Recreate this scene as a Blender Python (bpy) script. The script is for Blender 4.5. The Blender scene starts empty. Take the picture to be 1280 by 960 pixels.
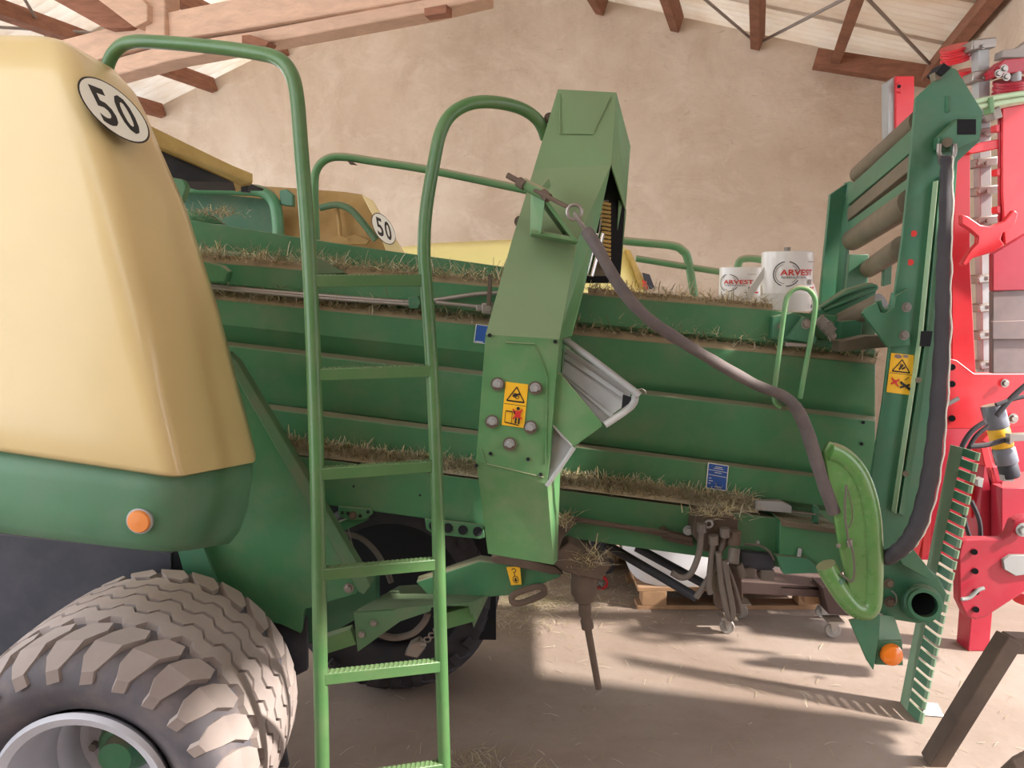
import bpy, bmesh, math, random
from mathutils import Vector, Matrix
V = Vector
random.seed(7)
C = bpy.context.scene.collection
scene = bpy.context.scene

# ------------------------------------------------------------------ camera
EYE = V((0, 0, 1.75)); PITCH = math.radians(7.7); F = 960.0
cd = bpy.data.cameras.new('camera'); cam = bpy.data.objects.new('camera', cd); C.objects.link(cam)
cam.location = EYE; cam.rotation_euler = (math.radians(90) - PITCH, 0, 0)
cd.sensor_width = 36; cd.lens = 36 * F / 1280; cd.clip_start = 0.05
scene.camera = cam
# ------------------------------------------------------------------ sky, sun, exposure
SKY = (0.93, 0.96, 1.0); SKY_STRENGTH = 2.9
w = bpy.data.worlds.new('sky'); scene.world = w; w.use_nodes = True
bg = w.node_tree.nodes['Background']; bg.inputs[0].default_value = (*SKY, 1); bg.inputs[1].default_value = SKY_STRENGTH
sd = bpy.data.lights.new('sun', 'SUN'); sd.energy = 8.0; sd.angle = math.radians(2.5); sd.color = (1.0, 0.93, 0.84)
sun = bpy.data.objects.new('sun', sd); C.objects.link(sun)
SUN_FROM = V((math.cos(math.radians(15)), -math.sin(math.radians(15)), 0.78)).normalized()
sun.rotation_euler = SUN_FROM.to_track_quat('Z', 'Y').to_euler()
sun.location = (6, 2, 5)
def area(name, loc, target, sx, sy, power, col):
    l = bpy.data.lights.new(name, 'AREA'); l.shape = 'RECTANGLE'; l.size = sx; l.size_y = sy; l.energy = power; l.color = col
    o = bpy.data.objects.new(name, l); C.objects.link(o); o.location = loc
    o.rotation_euler = (V(loc) - V(target)).to_track_quat('Z', 'Y').to_euler()
    return o
scene.view_settings.view_transform = 'Standard'; scene.view_settings.look = 'None'
scene.view_settings.gamma = 1; scene.view_settings.use_curve_mapping = False
scene.view_settings.exposure = 0.44

# ------------------------------------------------------------------ measuring helpers
def ray(px, py):
    x = (px - 640) / F; y = (py - 480) / F; c, s = math.cos(PITCH), math.sin(PITCH)
    return V((x, c - y * s, -y * c - s))
def at(px, py, Y):                       # the point seen at (px,py) at depth Y
    d = ray(px, py); return EYE + d * (Y / d.y)
def on_floor(px, py, z=0):
    d = ray(px, py); return EYE + d * ((z - EYE.z) / d.z)
def on_plane(px, py, p0, n):
    d = ray(px, py); return EYE + d * ((p0 - EYE).dot(n) / d.dot(n))
def pts(l, Y=None): return [at(p[0], p[1], p[2] if len(p) > 2 else Y) for p in l]
BACK = V((0, 1, 0))

# ------------------------------------------------------------------ materials
def lin(c):
    return tuple(((u / 255) / 12.92 if u / 255 <= 0.04045 else ((u / 255 + 0.055) / 1.055) ** 2.4) for u in c) + (1,)
class Nt:
    def __init__(s, name):
        s.m = bpy.data.materials.new(name); s.m.use_nodes = True; s.t = s.m.node_tree; s.b = s.t.nodes['Principled BSDF']
        s.co = s.t.nodes.new('ShaderNodeTexCoord')
    def noise(s, scale, detail=4, rough=0.55, stretch=None, dist=0.0):
        n = s.t.nodes.new('ShaderNodeTexNoise'); n.inputs['Scale'].default_value = scale; n.inputs['Detail'].default_value = detail
        n.inputs['Roughness'].default_value = rough; n.inputs['Distortion'].default_value = dist
        src = s.co.outputs['Object']
        if stretch:
            mp = s.t.nodes.new('ShaderNodeMapping'); mp.inputs['Scale'].default_value = stretch; s.t.links.new(src, mp.inputs[0]); src = mp.outputs[0]
        s.t.links.new(src, n.inputs['Vector']); return n.outputs['Fac']
    def ramp(s, fac, stops):
        r = s.t.nodes.new('ShaderNodeValToRGB'); e = r.color_ramp.elements
        e[0].position, e[0].color = stops[0][0], stops[0][1]; e[1].position, e[1].color = stops[-1][0], stops[-1][1]
        for p, c in stops[1:-1]: n = e.new(p); n.color = c
        s.t.links.new(fac, r.inputs[0]); return r.outputs['Color']
    def math(s, op, a, b):
        n = s.t.nodes.new('ShaderNodeMath'); n.operation = op
        for i, x in enumerate((a, b)):
            if isinstance(x, (int, float)): n.inputs[i].default_value = x
            else: s.t.links.new(x, n.inputs[i])
        n.use_clamp = True; return n.outputs[0]
    def mix(s, fac, a, b):
        n = s.t.nodes.new('ShaderNodeMix'); n.data_type = 'RGBA'
        for i, x in ((0, fac), (6, a), (7, b)):
            if isinstance(x, (int, float, tuple)): n.inputs[i].default_value = x
            else: s.t.links.new(x, n.inputs[i])
        return n.outputs[2]
    def set(s, **k):
        for n, x in k.items():
            i = s.b.inputs[n.replace('_', ' ')]
            if isinstance(x, (int, float, tuple)): i.default_value = x
            else: s.t.links.new(x, i)
    def bump(s, h, strength=0.2, dist=0.01):
        n = s.t.nodes.new('ShaderNodeBump'); n.inputs['Strength'].default_value = strength; n.inputs['Distance'].default_value = dist
        s.t.links.new(h, n.inputs['Height']); s.t.links.new(n.outputs[0], s.b.inputs['Normal'])
    def up(s):
        g = s.t.nodes.new('ShaderNodeNewGeometry'); x = s.t.nodes.new('ShaderNodeSeparateXYZ'); s.t.links.new(g.outputs['Normal'], x.inputs[0]); return x.outputs[2]
def paint(name, col, rough=0.42, dust=0.35, dustcol=(150, 132, 108), var=0.12, metal=0.0, top=0.8, scale=3.0, coat=0.0, th=0.45):
    n = Nt(name); a = lin(col)
    lo = tuple(x * (1 - var) for x in a[:3]) + (1,); hi = tuple(min(1, x * (1 + var)) for x in a[:3]) + (1,)
    base = n.ramp(n.noise(scale, 5), [(0.35, lo), (0.65, hi)])
    d = n.ramp(n.noise(scale * 2.3, 9, 0.65), [(0.45, (0, 0, 0, 1)), (0.78, (1, 1, 1, 1))])
    d = n.math('MULTIPLY', d, dust)
    u = n.math('MULTIPLY', n.math('SUBTRACT', n.up(), th), top * 2)
    d = n.math('MAXIMUM', d, u)
    n.set(Base_Color=n.mix(d, base, lin(dustcol)), Metallic=metal, Roughness=n.math('ADD', n.math('MULTIPLY', d, 0.5), rough))
    if coat: n.set(Coat_Weight=coat, Coat_Roughness=0.15)
    n.bump(n.noise(60, 3), 0.06, 0.004)
    return n.m
def flat(name, col, rough=0.6, metal=0.0, **k):
    n = Nt(name); n.set(Base_Color=lin(col), Roughness=rough, Metallic=metal, **k); return n.m
M = {}
M['green'] = paint('green_paint', (64, 118, 80), 0.4, 0.3, (140, 130, 106))
M['green2'] = paint('green_paint_ladder', (74, 114, 68), 0.3, 0.25, (140, 136, 108), top=0.25)
M['green_col'] = paint('green_paint_column', (86, 134, 86), 0.45, 0.4, (156, 148, 122), top=0.8, th=0.15)
M['green_dark'] = paint('green_paint_chute', (56, 110, 82), 0.42, 0.15, top=0.4)
M['green_bright'] = paint('green_paint_gloss', (88, 138, 74), 0.25, 0.3, coat=0.4)
M['green_dusty'] = paint('green_paint_dusty', (74, 110, 76), 0.6, 0.7, (118, 106, 90), top=0.3)
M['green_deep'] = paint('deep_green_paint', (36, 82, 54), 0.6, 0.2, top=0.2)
M['yellow'] = paint('cream_yellow_plastic', (210, 187, 134), 0.3, 0.15, (206, 182, 140), 0.03, top=0.1, coat=0.3)
M['yellow_dirty'] = paint('yellow_plastic_dusty', (190, 160, 88), 0.55, 0.6, (146, 120, 78), top=0.9)
M['yellow_far'] = paint('yellow_plastic_dirt_and_shade', (158, 124, 66), 0.6, 0.7, (124, 98, 62), 0.15)  # dirty yellow, browned to put in the shade inside the far hood
M['pale_yellow'] = paint('pale_yellow_plastic', (246, 236, 160), 0.4, 0.03, var=0.02, top=0.0)
M['dark'] = paint('black_plastic', (46, 48, 58), 0.6, 0.5, (96, 92, 98), top=0.3)
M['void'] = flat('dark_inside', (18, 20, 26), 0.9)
M['rust'] = paint('rusty_steel', (88, 74, 64), 0.8, 0.7, (120, 102, 88), 0.3, top=0.4)
M['steel'] = paint('bare_steel', (150, 146, 142), 0.35, 0.35, (140, 124, 108), 0.1, metal=0.7)
M['galv'] = paint('galvanised_steel', (158, 160, 160), 0.5, 0.2, (140, 134, 126), 0.1, metal=0.25)
M['chrome'] = flat('chrome', (230, 230, 232), 0.08, 1.0)
M['hose'] = paint('hydraulic_hose_sleeve', (92, 84, 84), 0.7, 0.5, (124, 112, 106), 0.2, scale=9)
M['sleeve'] = paint('dark_cable_sleeve', (58, 56, 62), 0.75, 0.3, (96, 90, 90), 0.2)
M['pipe'] = paint('dusty_grey_hose', (98, 90, 84), 0.5, 0.5, (122, 110, 98), 0.2, top=0.4)
M['black'] = flat('black_print', (28, 26, 28), 0.6)
M['white'] = flat('white_print', (228, 228, 218), 0.5)
M['signal_yellow'] = paint('warning_sticker_yellow', (240, 186, 40), 0.45, 0.2, (190, 150, 80), 0.05, top=0)
M['redprint'] = flat('red_print', (206, 52, 48), 0.5)
M['blue'] = flat('blue_sticker', (40, 84, 158), 0.45)
M['orange'] = flat('orange_lens', (232, 122, 30), 0.2, Coat_Weight=0.6)
M['orange_pale'] = flat('orange_reflector', (226, 138, 72), 0.35)
M['red'] = paint('red_paint', (206, 44, 54), 0.35, 0.12, (190, 120, 110), 0.1, top=0.25)
M['red_deep'] = paint('deep_red_paint', (166, 34, 54), 0.35, 0.15, (160, 100, 100), 0.1, top=0.25)
M['greybox'] = paint('worn_grey_sheet', (122, 108, 108), 0.6, 0.5, (150, 130, 124), 0.2)
M['tan_roller'] = paint('dusty_roller_steel', (100, 90, 74), 0.45, 0.6, (124, 112, 92), 0.25)
M['twine'] = paint('white_twine', (222, 220, 214), 0.8, 0.1, (200, 196, 186), 0.05, top=0)
M['wrap'] = flat('white_wrap', (236, 234, 232), 0.35, Coat_Weight=0.3)
M['bag'] = paint('white_bag', (226, 226, 230), 0.6, 0.1, (200, 196, 190), 0.04, top=0)
M['bag_tan'] = paint('beige_bag', (206, 186, 160), 0.8, 0.2, (170, 150, 124), 0.08, top=0)
M['pallet'] = paint('pallet_wood', (176, 138, 104), 0.8, 0.5, (140, 112, 88), 0.2)
M['board'] = paint('brown_board', (72, 54, 50), 0.75, 0.4, (96, 78, 70), 0.2, top=0.4)
M['rubber'] = paint('tyre_rubber', (150, 138, 134), 0.8, 0.4, (172, 158, 150), 0.12, top=0.3, scale=5)
M['rubber_deep'] = paint('tyre_rubber_side', (92, 88, 94), 0.75, 0.6, (146, 132, 126), 0.15, top=0.1, scale=4)
M['rubber_far'] = paint('black_tyre_rubber', (48, 46, 52), 0.8, 0.4, (92, 82, 78), 0.15, top=0.1, scale=5)
M['rim'] = paint('silver_rim', (196, 196, 204), 0.4, 0.25, (168, 160, 156), 0.05, metal=0.15, top=0.1)
def wood(name, col, var=0.25):
    n = Nt(name); a = lin(col)[:3]
    g = n.noise(4, 6, 0.6, (1.5, 1.5, 6), 0.6)
    n.set(Base_Color=n.ramp(g, [(0.3, tuple(x * (1 - var) for x in a) + (1,)), (0.7, tuple(min(1, x * (1 + var)) for x in a) + (1,))]), Roughness=0.8)
    n.bump(n.noise(30, 4, 0.6, (1, 1, 4)), 0.3, 0.01); return n.m
M['timber'] = wood('old_timber', (142, 96, 74)); M['timber_pale'] = wood('whitewashed_timber', (206, 172, 148), 0.14)
def plaster():
    n = Nt('rough_plaster')
    big = n.noise(0.55, 6, 0.6, None, 0.4); fine = n.noise(3.2, 9, 0.7, (1, 1, 0.7), 0.3); drip = n.noise(2.2, 3, 0.5, (3.5, 3.5, 0.12))
    c = n.ramp(big, [(0.25, lin((172, 148, 126))), (0.5, lin((200, 181, 160))), (0.75, lin((220, 204, 186)))])
    c = n.mix(n.math('MULTIPLY', n.ramp(fine, [(0.5, (0, 0, 0, 1)), (0.75, (1, 1, 1, 1))]), 0.35), c, lin((164, 136, 112)))
    c = n.mix(n.math('MULTIPLY', n.ramp(drip, [(0.62, (0, 0, 0, 1)), (0.72, (1, 1, 1, 1))]), 0.12), c, lin((228, 212, 190)))
    c = n.mix(n.math('MULTIPLY', n.ramp(n.noise(1.6, 10, 0.72, (1, 1, 1.5), 1.2), [(0.5, (0, 0, 0, 1)), (0.68, (1, 1, 1, 1))]), 0.4), c, lin((226, 212, 196)))
    c = n.mix(n.math('MULTIPLY', n.ramp(n.noise(7, 6, 0.7, (1, 1, 2.2), 0.8), [(0.62, (0, 0, 0, 1)), (0.7, (1, 1, 1, 1))]), 0.35), c, lin((152, 128, 108)))
    n.set(Base_Color=c, Roughness=0.9)
    n.bump(n.math('ADD', n.math('MULTIPLY', n.noise(2.2, 8, 0.65, (1, 1, 1.8)), 0.8), n.math('MULTIPLY', n.noise(18, 6), 0.2)), 0.55, 0.06); return n.m
M['plaster'] = plaster()
def dirt():
    n = Nt('dusty_concrete_floor')
    a = n.noise(0.9, 7, 0.62, None, 0.5); b = n.noise(7, 9, 0.7); s = n.noise(22, 4, 0.6)
    c = n.ramp(a, [(0.3, lin((120, 102, 90))), (0.55, lin((142, 126, 115))), (0.75, lin((158, 144, 135)))])
    c = n.mix(n.math('MULTIPLY', n.ramp(b, [(0.52, (0, 0, 0, 1)), (0.72, (1, 1, 1, 1))]), 0.4), c, lin((128, 108, 90)))
    c = n.mix(n.math('MULTIPLY', n.ramp(s, [(0.62, (0, 0, 0, 1)), (0.72, (1, 1, 1, 1))]), 0.35), c, lin((112, 96, 80)))
    n.set(Base_Color=c, Roughness=0.9); n.bump(b, 0.25, 0.02); return n.m
M['floor'] = dirt()
def sheet(name, tr):
    n = Nt(name); c = n.ramp(n.noise(1.5, 8, 0.65, (1, 1, 1), 0.4), [(0.35, lin((226, 214, 200))), (0.65, lin((240, 236, 230)))])
    n.set(Base_Color=c, Roughness=0.5); t = n.t.nodes.new('ShaderNodeBsdfTranslucent'); n.t.links.new(c, t.inputs[0])
    x = n.t.nodes.new('ShaderNodeMixShader'); x.inputs[0].default_value = tr; n.t.links.new(n.b.outputs[0], x.inputs[1]); n.t.links.new(t.outputs[0], x.inputs[2])
    n.t.links.new(x.outputs[0], n.t.nodes['Material Output'].inputs[0]); return n.m
M['sheet'] = sheet('white_corrugated_sheet', 0.24); M['sheet_clear'] = sheet('clear_skylight_sheet', 0.5)
M['green_dusty_highlight'] = paint('pale_dusty_green_and_highlight', (124, 152, 122), 0.5, 0.3, (140, 146, 124), top=0.2)  # pale dusty bar flange, and the highlights painted on its tooth ends
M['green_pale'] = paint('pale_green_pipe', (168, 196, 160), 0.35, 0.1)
M['rod2'] = paint('grey_cylinder', (112, 116, 128), 0.35, 0.1)
M['green_dusty2'] = paint('green_hood_plastic', (84, 128, 98), 0.45, 0.45, (124, 138, 122), top=0.3)
M['rod'] = flat('grey_steel_rod', (150, 142, 136), 0.6, 0.0)
STRAW = [flat('straw_pale', (204, 188, 150), 0.8), flat('straw_brown', (150, 134, 106), 0.8), flat('straw_green', (146, 140, 100), 0.8), flat('straw_grey', (186, 176, 154), 0.8)]

# ------------------------------------------------------------------ mesh builder
def smooth(path, k=6, closed=False):
    P = [V(p) for p in path]; n = len(P); out = []
    if n < 3: return P
    for i in range(n if closed else n - 1):
        if closed: a, b, c, d = P[(i - 1) % n], P[i], P[(i + 1) % n], P[(i + 2) % n]
        else: a, b, c, d = P[max(i - 1, 0)], P[i], P[i + 1], P[min(i + 2, n - 1)]
        for j in range(k):
            t = j / k
            out.append(0.5 * ((2 * b) + (c - a) * t + (2 * a - 5 * b + 4 * c - d) * t * t + (3 * b - a - 3 * c + d) * t ** 3))
    if not closed: out.append(P[-1])
    return out
class MB:
    def __init__(s): s.v = []; s.f = []; s.mi = []; s.mats = []
    def _m(s, mat):
        mat = M[mat] if isinstance(mat, str) else mat
        if mat not in s.mats: s.mats.append(mat)
        return s.mats.index(mat)
    def add(s, vs, fs, mat):
        o = len(s.v); s.v += [V(x) for x in vs]; k = s._m(mat)
        for f in fs: s.f.append([i + o for i in f]); s.mi.append(k)
        return s
    def prism(s, front, off, mat):
        n = len(front); back = [p + (off[i] if isinstance(off, list) else off) for i, p in enumerate(front)]
        return s.add(list(front) + back, [list(range(n)), list(range(2 * n - 1, n - 1, -1))] + [[i, i + n, (i + 1) % n + n, (i + 1) % n] for i in range(n)], mat)
    def plate(s, l, Y, th, mat): return s.prism(pts(l, Y), BACK * th, mat)
    def box(s, c, hx, hy, hz, mat):
        c = V(c); hx, hy, hz = V(hx), V(hy), V(hz)
        q = [c - hx - hy - hz, c + hx - hy - hz, c + hx + hy - hz, c - hx + hy - hz]
        return s.prism(q, 2 * hz, mat)
    def bar(s, p0, p1, wdt, hgt, mat, upv=V((0, 0, 1))):
        p0, p1 = V(p0), V(p1); d = (p1 - p0).normalized(); a = d.cross(upv)
        a = a.normalized() if a.length > 1e-4 else V((1, 0, 0)); b = a.cross(d).normalized()
        return s.prism([p0 - a * wdt / 2 - b * hgt / 2, p0 + a * wdt / 2 - b * hgt / 2, p0 + a * wdt / 2 + b * hgt / 2, p0 - a * wdt / 2 + b * hgt / 2], p1 - p0, mat)
    def tube(s, path, r, mat, n=12, closed=False, flatten=1.0):
        P = [V(p) for p in path]; m = len(P); T = []
        for i in range(m):
            a = P[(i - 1) % m] if closed or i else P[0]; b = P[(i + 1) % m] if closed or i < m - 1 else P[-1]
            T.append((b - a).normalized())
        nrm = T[0].orthogonal().normalized(); vs = []
        for i in range(m):
            nrm = (nrm - T[i] * nrm.dot(T[i])).normalized(); bi = T[i].cross(nrm); rr = r[i] if isinstance(r, list) else r
            for j in range(n):
                a = 2 * math.pi * j / n; vs.append(P[i] + nrm * math.cos(a) * rr + bi * math.sin(a) * rr * flatten)
        fs = []
        for i in range(m if closed else m - 1):
            for j in range(n):
                k = (i + 1) % m; fs.append([i * n + j, i * n + (j + 1) % n, k * n + (j + 1) % n, k * n + j])
        if not closed: fs += [list(range(n - 1, -1, -1)), [(m - 1) * n + j for j in range(n)]]
        return s.add(vs, fs, mat)
    def lathe(s, prof, org, axis, mat, n=32, closed=False, cap=(True, True)):
        ax = V(axis).normalized(); a = ax.orthogonal().normalized(); b = ax.cross(a); vs = []
        for r, h in prof:
            for j in range(n):
                t = 2 * math.pi * j / n; vs.append(V(org) + ax * h + (a * math.cos(t) + b * math.sin(t)) * r)
        m = len(prof); fs = []
        for i in range(m if closed else m - 1):
            k = (i + 1) % m
            for j in range(n): fs.append([i * n + j, i * n + (j + 1) % n, k * n + (j + 1) % n, k * n + j])
        if not closed:
            if cap[0] and prof[0][0] > 1e-6: fs.append(list(range(n - 1, -1, -1)))
            if cap[1] and prof[-1][0] > 1e-6: fs.append([(m - 1) * n + j for j in range(n)])
        return s.add(vs, fs, mat)
    def cyl(s, p0, p1, r, mat, n=20): return s.lathe([(r, 0), (r, (V(p1) - V(p0)).length)], p0, V(p1) - V(p0), mat, n)
    def grid(s, rows, mat):
        n = len(rows[0]); return s.add([p for r in rows for p in r], [[i * n + j, i * n + j + 1, (i + 1) * n + j + 1, (i + 1) * n + j] for i in range(len(rows) - 1) for j in range(n - 1)], mat)
def props(o, label=None, cat=None, group=None, kind=None):
    for k, x in (('label', label), ('category', cat), ('group', group), ('kind', kind)):
        if x: o[k] = x
    return o
def base_of(parent):
    while parent is not None and parent.parent is not None: parent = parent.parent
    return V(parent.location) if parent is not None else None
def build(name, mb, parent=None, bevel=0.0, ang=38, label=None, loc=None, solid=0.0, fix=True):
    org = base_of(parent)
    if org is None: org = V(loc) if loc is not None else V((0, 0, 0))
    me = bpy.data.meshes.new(name); me.from_pydata([p - org for p in mb.v], [], mb.f); 
    for m in mb.mats: me.materials.append(m)
    me.polygons.foreach_set('material_index', mb.mi); me.update()
    if fix:
        bm = bmesh.new(); bm.from_mesh(me); bmesh.ops.recalc_face_normals(bm, faces=bm.faces); bm.to_mesh(me); bm.free()
    me.polygons.foreach_set('use_smooth', [ang > 2] * len(me.polygons))
    if ang > 2: me.set_sharp_from_angle(angle=math.radians(ang))
    o = bpy.data.objects.new(name, me); C.objects.link(o)
    if parent is not None: o.parent = parent
    else: o.location = org
    if solid: md = o.modifiers.new('shell', 'SOLIDIFY'); md.thickness = solid; md.offset = -1
    if bevel: md = o.modifiers.new('edge', 'BEVEL'); md.width = bevel; md.segments = 2; md.limit_method = 'ANGLE'; md.angle_limit = math.radians(40); md.harden_normals = False
    if label: o['label'] = label
    return o
def empty(name, loc, parent=None, **k):
    o = bpy.data.objects.new(name, None); C.objects.link(o); o.empty_display_size = 0.1
    if parent is not None: o.parent = parent
    else: o.location = loc
    return props(o, **k)
def plate(name, l, Y, th, mat, parent, bevel=0.002, **k): return build(name, MB().plate(l, Y, th, mat), parent, bevel, **k)
def tube(name, l, r, mat, parent, Y=None, k=6, n=12, closed=False, **kw):
    return build(name, MB().tube(smooth(pts(l, Y), k, closed), r, mat, n, closed), parent, **kw)
# bolts share one mesh
_bolt = {}
def bolt(parent, px, py, Y, size=0.011, mat='steel', axis=V((0, -1, 0)), name='bolt'):
    key = (round(size, 4), mat)
    if key not in _bolt:
        mb = MB(); mb.lathe([(size * 1.45, 0), (size * 1.45, size * 0.22)], (0, 0, 0), (0, -1, 0), mat, 20)
        mb.lathe([(size, size * 0.22), (size, size * 0.8), (size * 0.85, size * 0.95)], (0, 0, 0), (0, -1, 0), mat, 6)
        o = build('bolt', mb); _bolt[key] = o.data; C.objects.unlink(o); bpy.data.objects.remove(o)
    o = bpy.data.objects.new(name, _bolt[key]); C.objects.link(o); o.parent = parent
    o.location = at(px, py, Y) - base_of(parent); return o
# flat print built as thin layered shapes on a plane
_tx = {}
def text2d(t, bold=0.0):
    if (t, bold) in _tx: return _tx[(t, bold)]
    cu = bpy.data.curves.new('lettering', 'FONT'); cu.body = t; cu.size = 1; cu.offset = bold; cu.resolution_u = 3
    o = bpy.data.objects.new('lettering', cu); C.objects.link(o); dg = bpy.context.evaluated_depsgraph_get(); dg.update()
    me = o.evaluated_get(dg).to_mesh(); vs = [(q.co.x, q.co.y) for q in me.vertices]; fs = [list(p.vertices) for p in me.polygons]
    C.objects.unlink(o); bpy.data.objects.remove(o); bpy.data.curves.remove(cu)
    xs = [a for a, b in vs]; ys = [b for a, b in vs]; w_, h_ = max(xs) - min(xs), max(ys) - min(ys)
    vs = [((a - min(xs)) / w_, (b - min(ys)) / h_) for a, b in vs]
    _tx[(t, bold)] = (vs, fs); return vs, fs
class Print:
    """layers of flat shapes in coordinates 0..1 mapped on a 3D patch f(u, v, height)"""
    def __init__(s, fn): s.mb = MB(); s.fn = fn; s.z = 0.0006
    def poly(s, l, mat): s.z += 0.0003; s.mb.add([s.fn(a, b, s.z) for a, b in l], [list(range(len(l)))], mat); return s
    def rect(s, x0, y0, x1, y1, mat): return s.poly([(x0, y0), (x1, y0), (x1, y1), (x0, y1)], mat)
    def line(s, x0, y0, x1, y1, t, mat):
        d = V((x1 - x0, y1 - y0)); q = V((-d.y, d.x)).normalized() * t / 2
        return s.poly([(x0 + q.x, y0 + q.y), (x1 + q.x, y1 + q.y), (x1 - q.x, y1 - q.y), (x0 - q.x, y0 - q.y)], mat)
    def disc(s, x, y, rx, ry, mat, n=28): return s.poly([(x + rx * math.cos(2 * math.pi * i / n), y + ry * math.sin(2 * math.pi * i / n)) for i in range(n)], mat)
    def ring(s, x, y, rx, ry, t, mat, a0=0, a1=360, n=28):
        s.z += 0.0003; vs = []
        for i in range(n + 1):
            a = math.radians(a0 + (a1 - a0) * i / n)
            for k in (1, 1 - t): vs.append(s.fn(x + rx * k * math.cos(a), y + ry * k * math.sin(a), s.z))
        s.mb.add(vs, [[2 * i, 2 * i + 2, 2 * i + 3, 2 * i + 1] for i in range(n)], mat); return s
    def text(s, t, x0, y0, x1, y1, mat, bold=0.0):
        s.z += 0.0003; vs, fs = text2d(t, bold)
        s.mb.add([s.fn(x0 + a * (x1 - x0), y0 + b * (y1 - y0), s.z) for a, b in vs], fs, mat); return s
    def slab(s, x0, y0, x1, y1, mat, th=0.0006):
        q = [s.fn(x0, y0, th), s.fn(x1, y0, th), s.fn(x1, y1, th), s.fn(x0, y1, th)]; s.mb.prism(q, [s.fn(a, b, 0) - s.fn(a, b, th) for a, b in ((x0, y0), (x1, y0), (x1, y1), (x0, y1))], mat); return s
    def build(s, name, parent, **k): return build(name, s.mb, parent, fix=False, **k)
def quad_fn(l, Y=None):                    # l: bottom-left, bottom-right, top-right, top-left in the photograph
    a, b, c, d = pts(l, Y) if not isinstance(l[0], Vector) else l
    n = (b - a).cross(d - a).normalized()
    return lambda u, v, h: (a * (1 - u) * (1 - v) + b * u * (1 - v) + c * u * v + d * (1 - u) * v) + n * h
def strands(name, spots, n, ln, wd, mats, label, cat, group=None, flatness=0.35, seed=1, parent=None, kind='stuff'):
    """loose stalks: SPOTS() gives a point; each stalk is a bent ribbon of four triangles"""
    rnd = random.Random(seed); mb = MB()
    for i in range(n):
        p = spots(rnd); a = rnd.uniform(0, 2 * math.pi); el = rnd.gauss(0, flatness); L = ln * rnd.uniform(0.4, 1.4)
        d = V((math.cos(a) * math.cos(el), math.sin(a) * math.cos(el), abs(math.sin(el)))); q = V((-d.y, d.x, 0.3 * rnd.uniform(-1, 1))).normalized() * wd * rnd.uniform(0.6, 1.3)
        md = p + d * L * 0.5 + V((0, 0, L * 0.12 * rnd.uniform(-0.2, 1))); e = p + d * L
        mb.add([p - q, p + q, md + q, md - q, e + q * 0.6, e - q * 0.6], [[0, 1, 2, 3], [3, 2, 4, 5]], rnd.choice(mats))
    o = build(name, mb, parent, fix=False, loc=mb.v[0] if parent is None else None)
    return props(o, label if parent is None else None, cat if parent is None else None, group, kind)
# ------------------------------------------------------------------ the barn (its axes are turned 17.6 degrees to the view)
YAW = math.radians(17.6); EW = V((math.cos(YAW), -math.sin(YAW), 0)); EN = V((math.sin(YAW), math.cos(YAW), 0)); UP = V((0, 0, 1))
GD = 8.2; G0 = EN * GD
def on_gable(px, py): return on_plane(px, py, G0, EN)
RIDGE = on_gable(553, -44); EAVE_R = on_gable(1167, 90); LREF = on_gable(265, 100)
sl = (LREF - RIDGE); EAVE_L = RIDGE + sl * (4.6 / abs(sl.dot(EW)))
def struct(name, mb, parent=None, **k): return props(build(name, mb, parent, **k), kind='structure' if parent is None else None)
fl = MB(); fl.prism([V((-9, -4, 0)), V((9, -4, 0)), V((9, 12, 0)), V((-9, 12, 0))], V((0, 0, -0.2)), 'floor'); struct('floor', fl)
def g2(p): return V((p.x, p.y, 0))
mb = MB(); mb.prism([g2(EAVE_L), g2(EAVE_R), EAVE_R, RIDGE, EAVE_L], EN * 0.3, 'plaster'); struct('wall_back', mb)
# side wall on the right: solid near the corner, then a wide doorway under a lintel
c0 = g2(EAVE_R); he = EAVE_R.z
mb = MB(); DOOR0, DOOR1, DOORH = 2.85, 6.6, 3.02
mb.prism([c0, c0 - EN * DOOR0, c0 - EN * DOOR0 + UP * DOORH, c0 - EN * DOOR1 + UP * DOORH, c0 - EN * DOOR1, c0 - EN * 9.5, c0 - EN * 9.5 + UP * he, c0 + UP * he], EW * 0.3, 'plaster')
struct('wall_right', mb)
# front wall behind the photographer, open left side
mb = MB(); f0 = c0 - EN * 9.5; f1 = g2(EAVE_L) - EN * 9.5
mb.prism([f0 - EW * 3.4, f0, f0 + UP * he, f0 - EW * 3.4 + UP * (he + 1.0)], -EN * 0.2, 'plaster'); struct('wall_front', mb)
# roof: corrugated sheets on both slopes, each sheet a piece of its own
ceil = empty('ceiling', RIDGE); ceil['kind'] = 'structure'
def slope_sheets(top, eave, over, mat):
    d = (eave - top); L = d.length + over; d.normalize(); nn = d.cross(EN); nn = nn if nn.z > 0 else -nn
    wv, SH = 0.13, 1.08
    for k in range(9):
        rows = []; m = int(SH / wv * 6) + 1
        for r in range(2):
            rows.append([top + nn * (0.03 + 0.022 * math.sin(2 * math.pi * (j * wv / 6) / wv) + 0.004 * (k % 2)) + EN * (0.25 - k * 1.0 - j * wv / 6) + d * L * r for j in range(m)])
        build('roof_sheet', MB().grid(rows, mat), ceil, ang=60, solid=0.002)
    return d, nn
dR, nR = slope_sheets(RIDGE, EAVE_R, 0.5, 'sheet'); dL, nL = slope_sheets(RIDGE, EAVE_L, 0.4, 'sheet_clear')
def purlin(px, py, d, nn, top, length=8.5, wdt=0.09, hgt=0.16):
    p = on_gable(px, py); t = (p - top).dot(d); p = top + d * t - nn * 0.075
    o = build('purlin', MB().bar(p - EN * 0.02, p - EN * length, wdt, hgt, 'timber', nn), ceil, 0.004)
for px, py in ((754, 6), (848, 26), (948, 50), (1047, 70), (1160, 88)): purlin(px, py, dR, nR, RIDGE)
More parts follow.
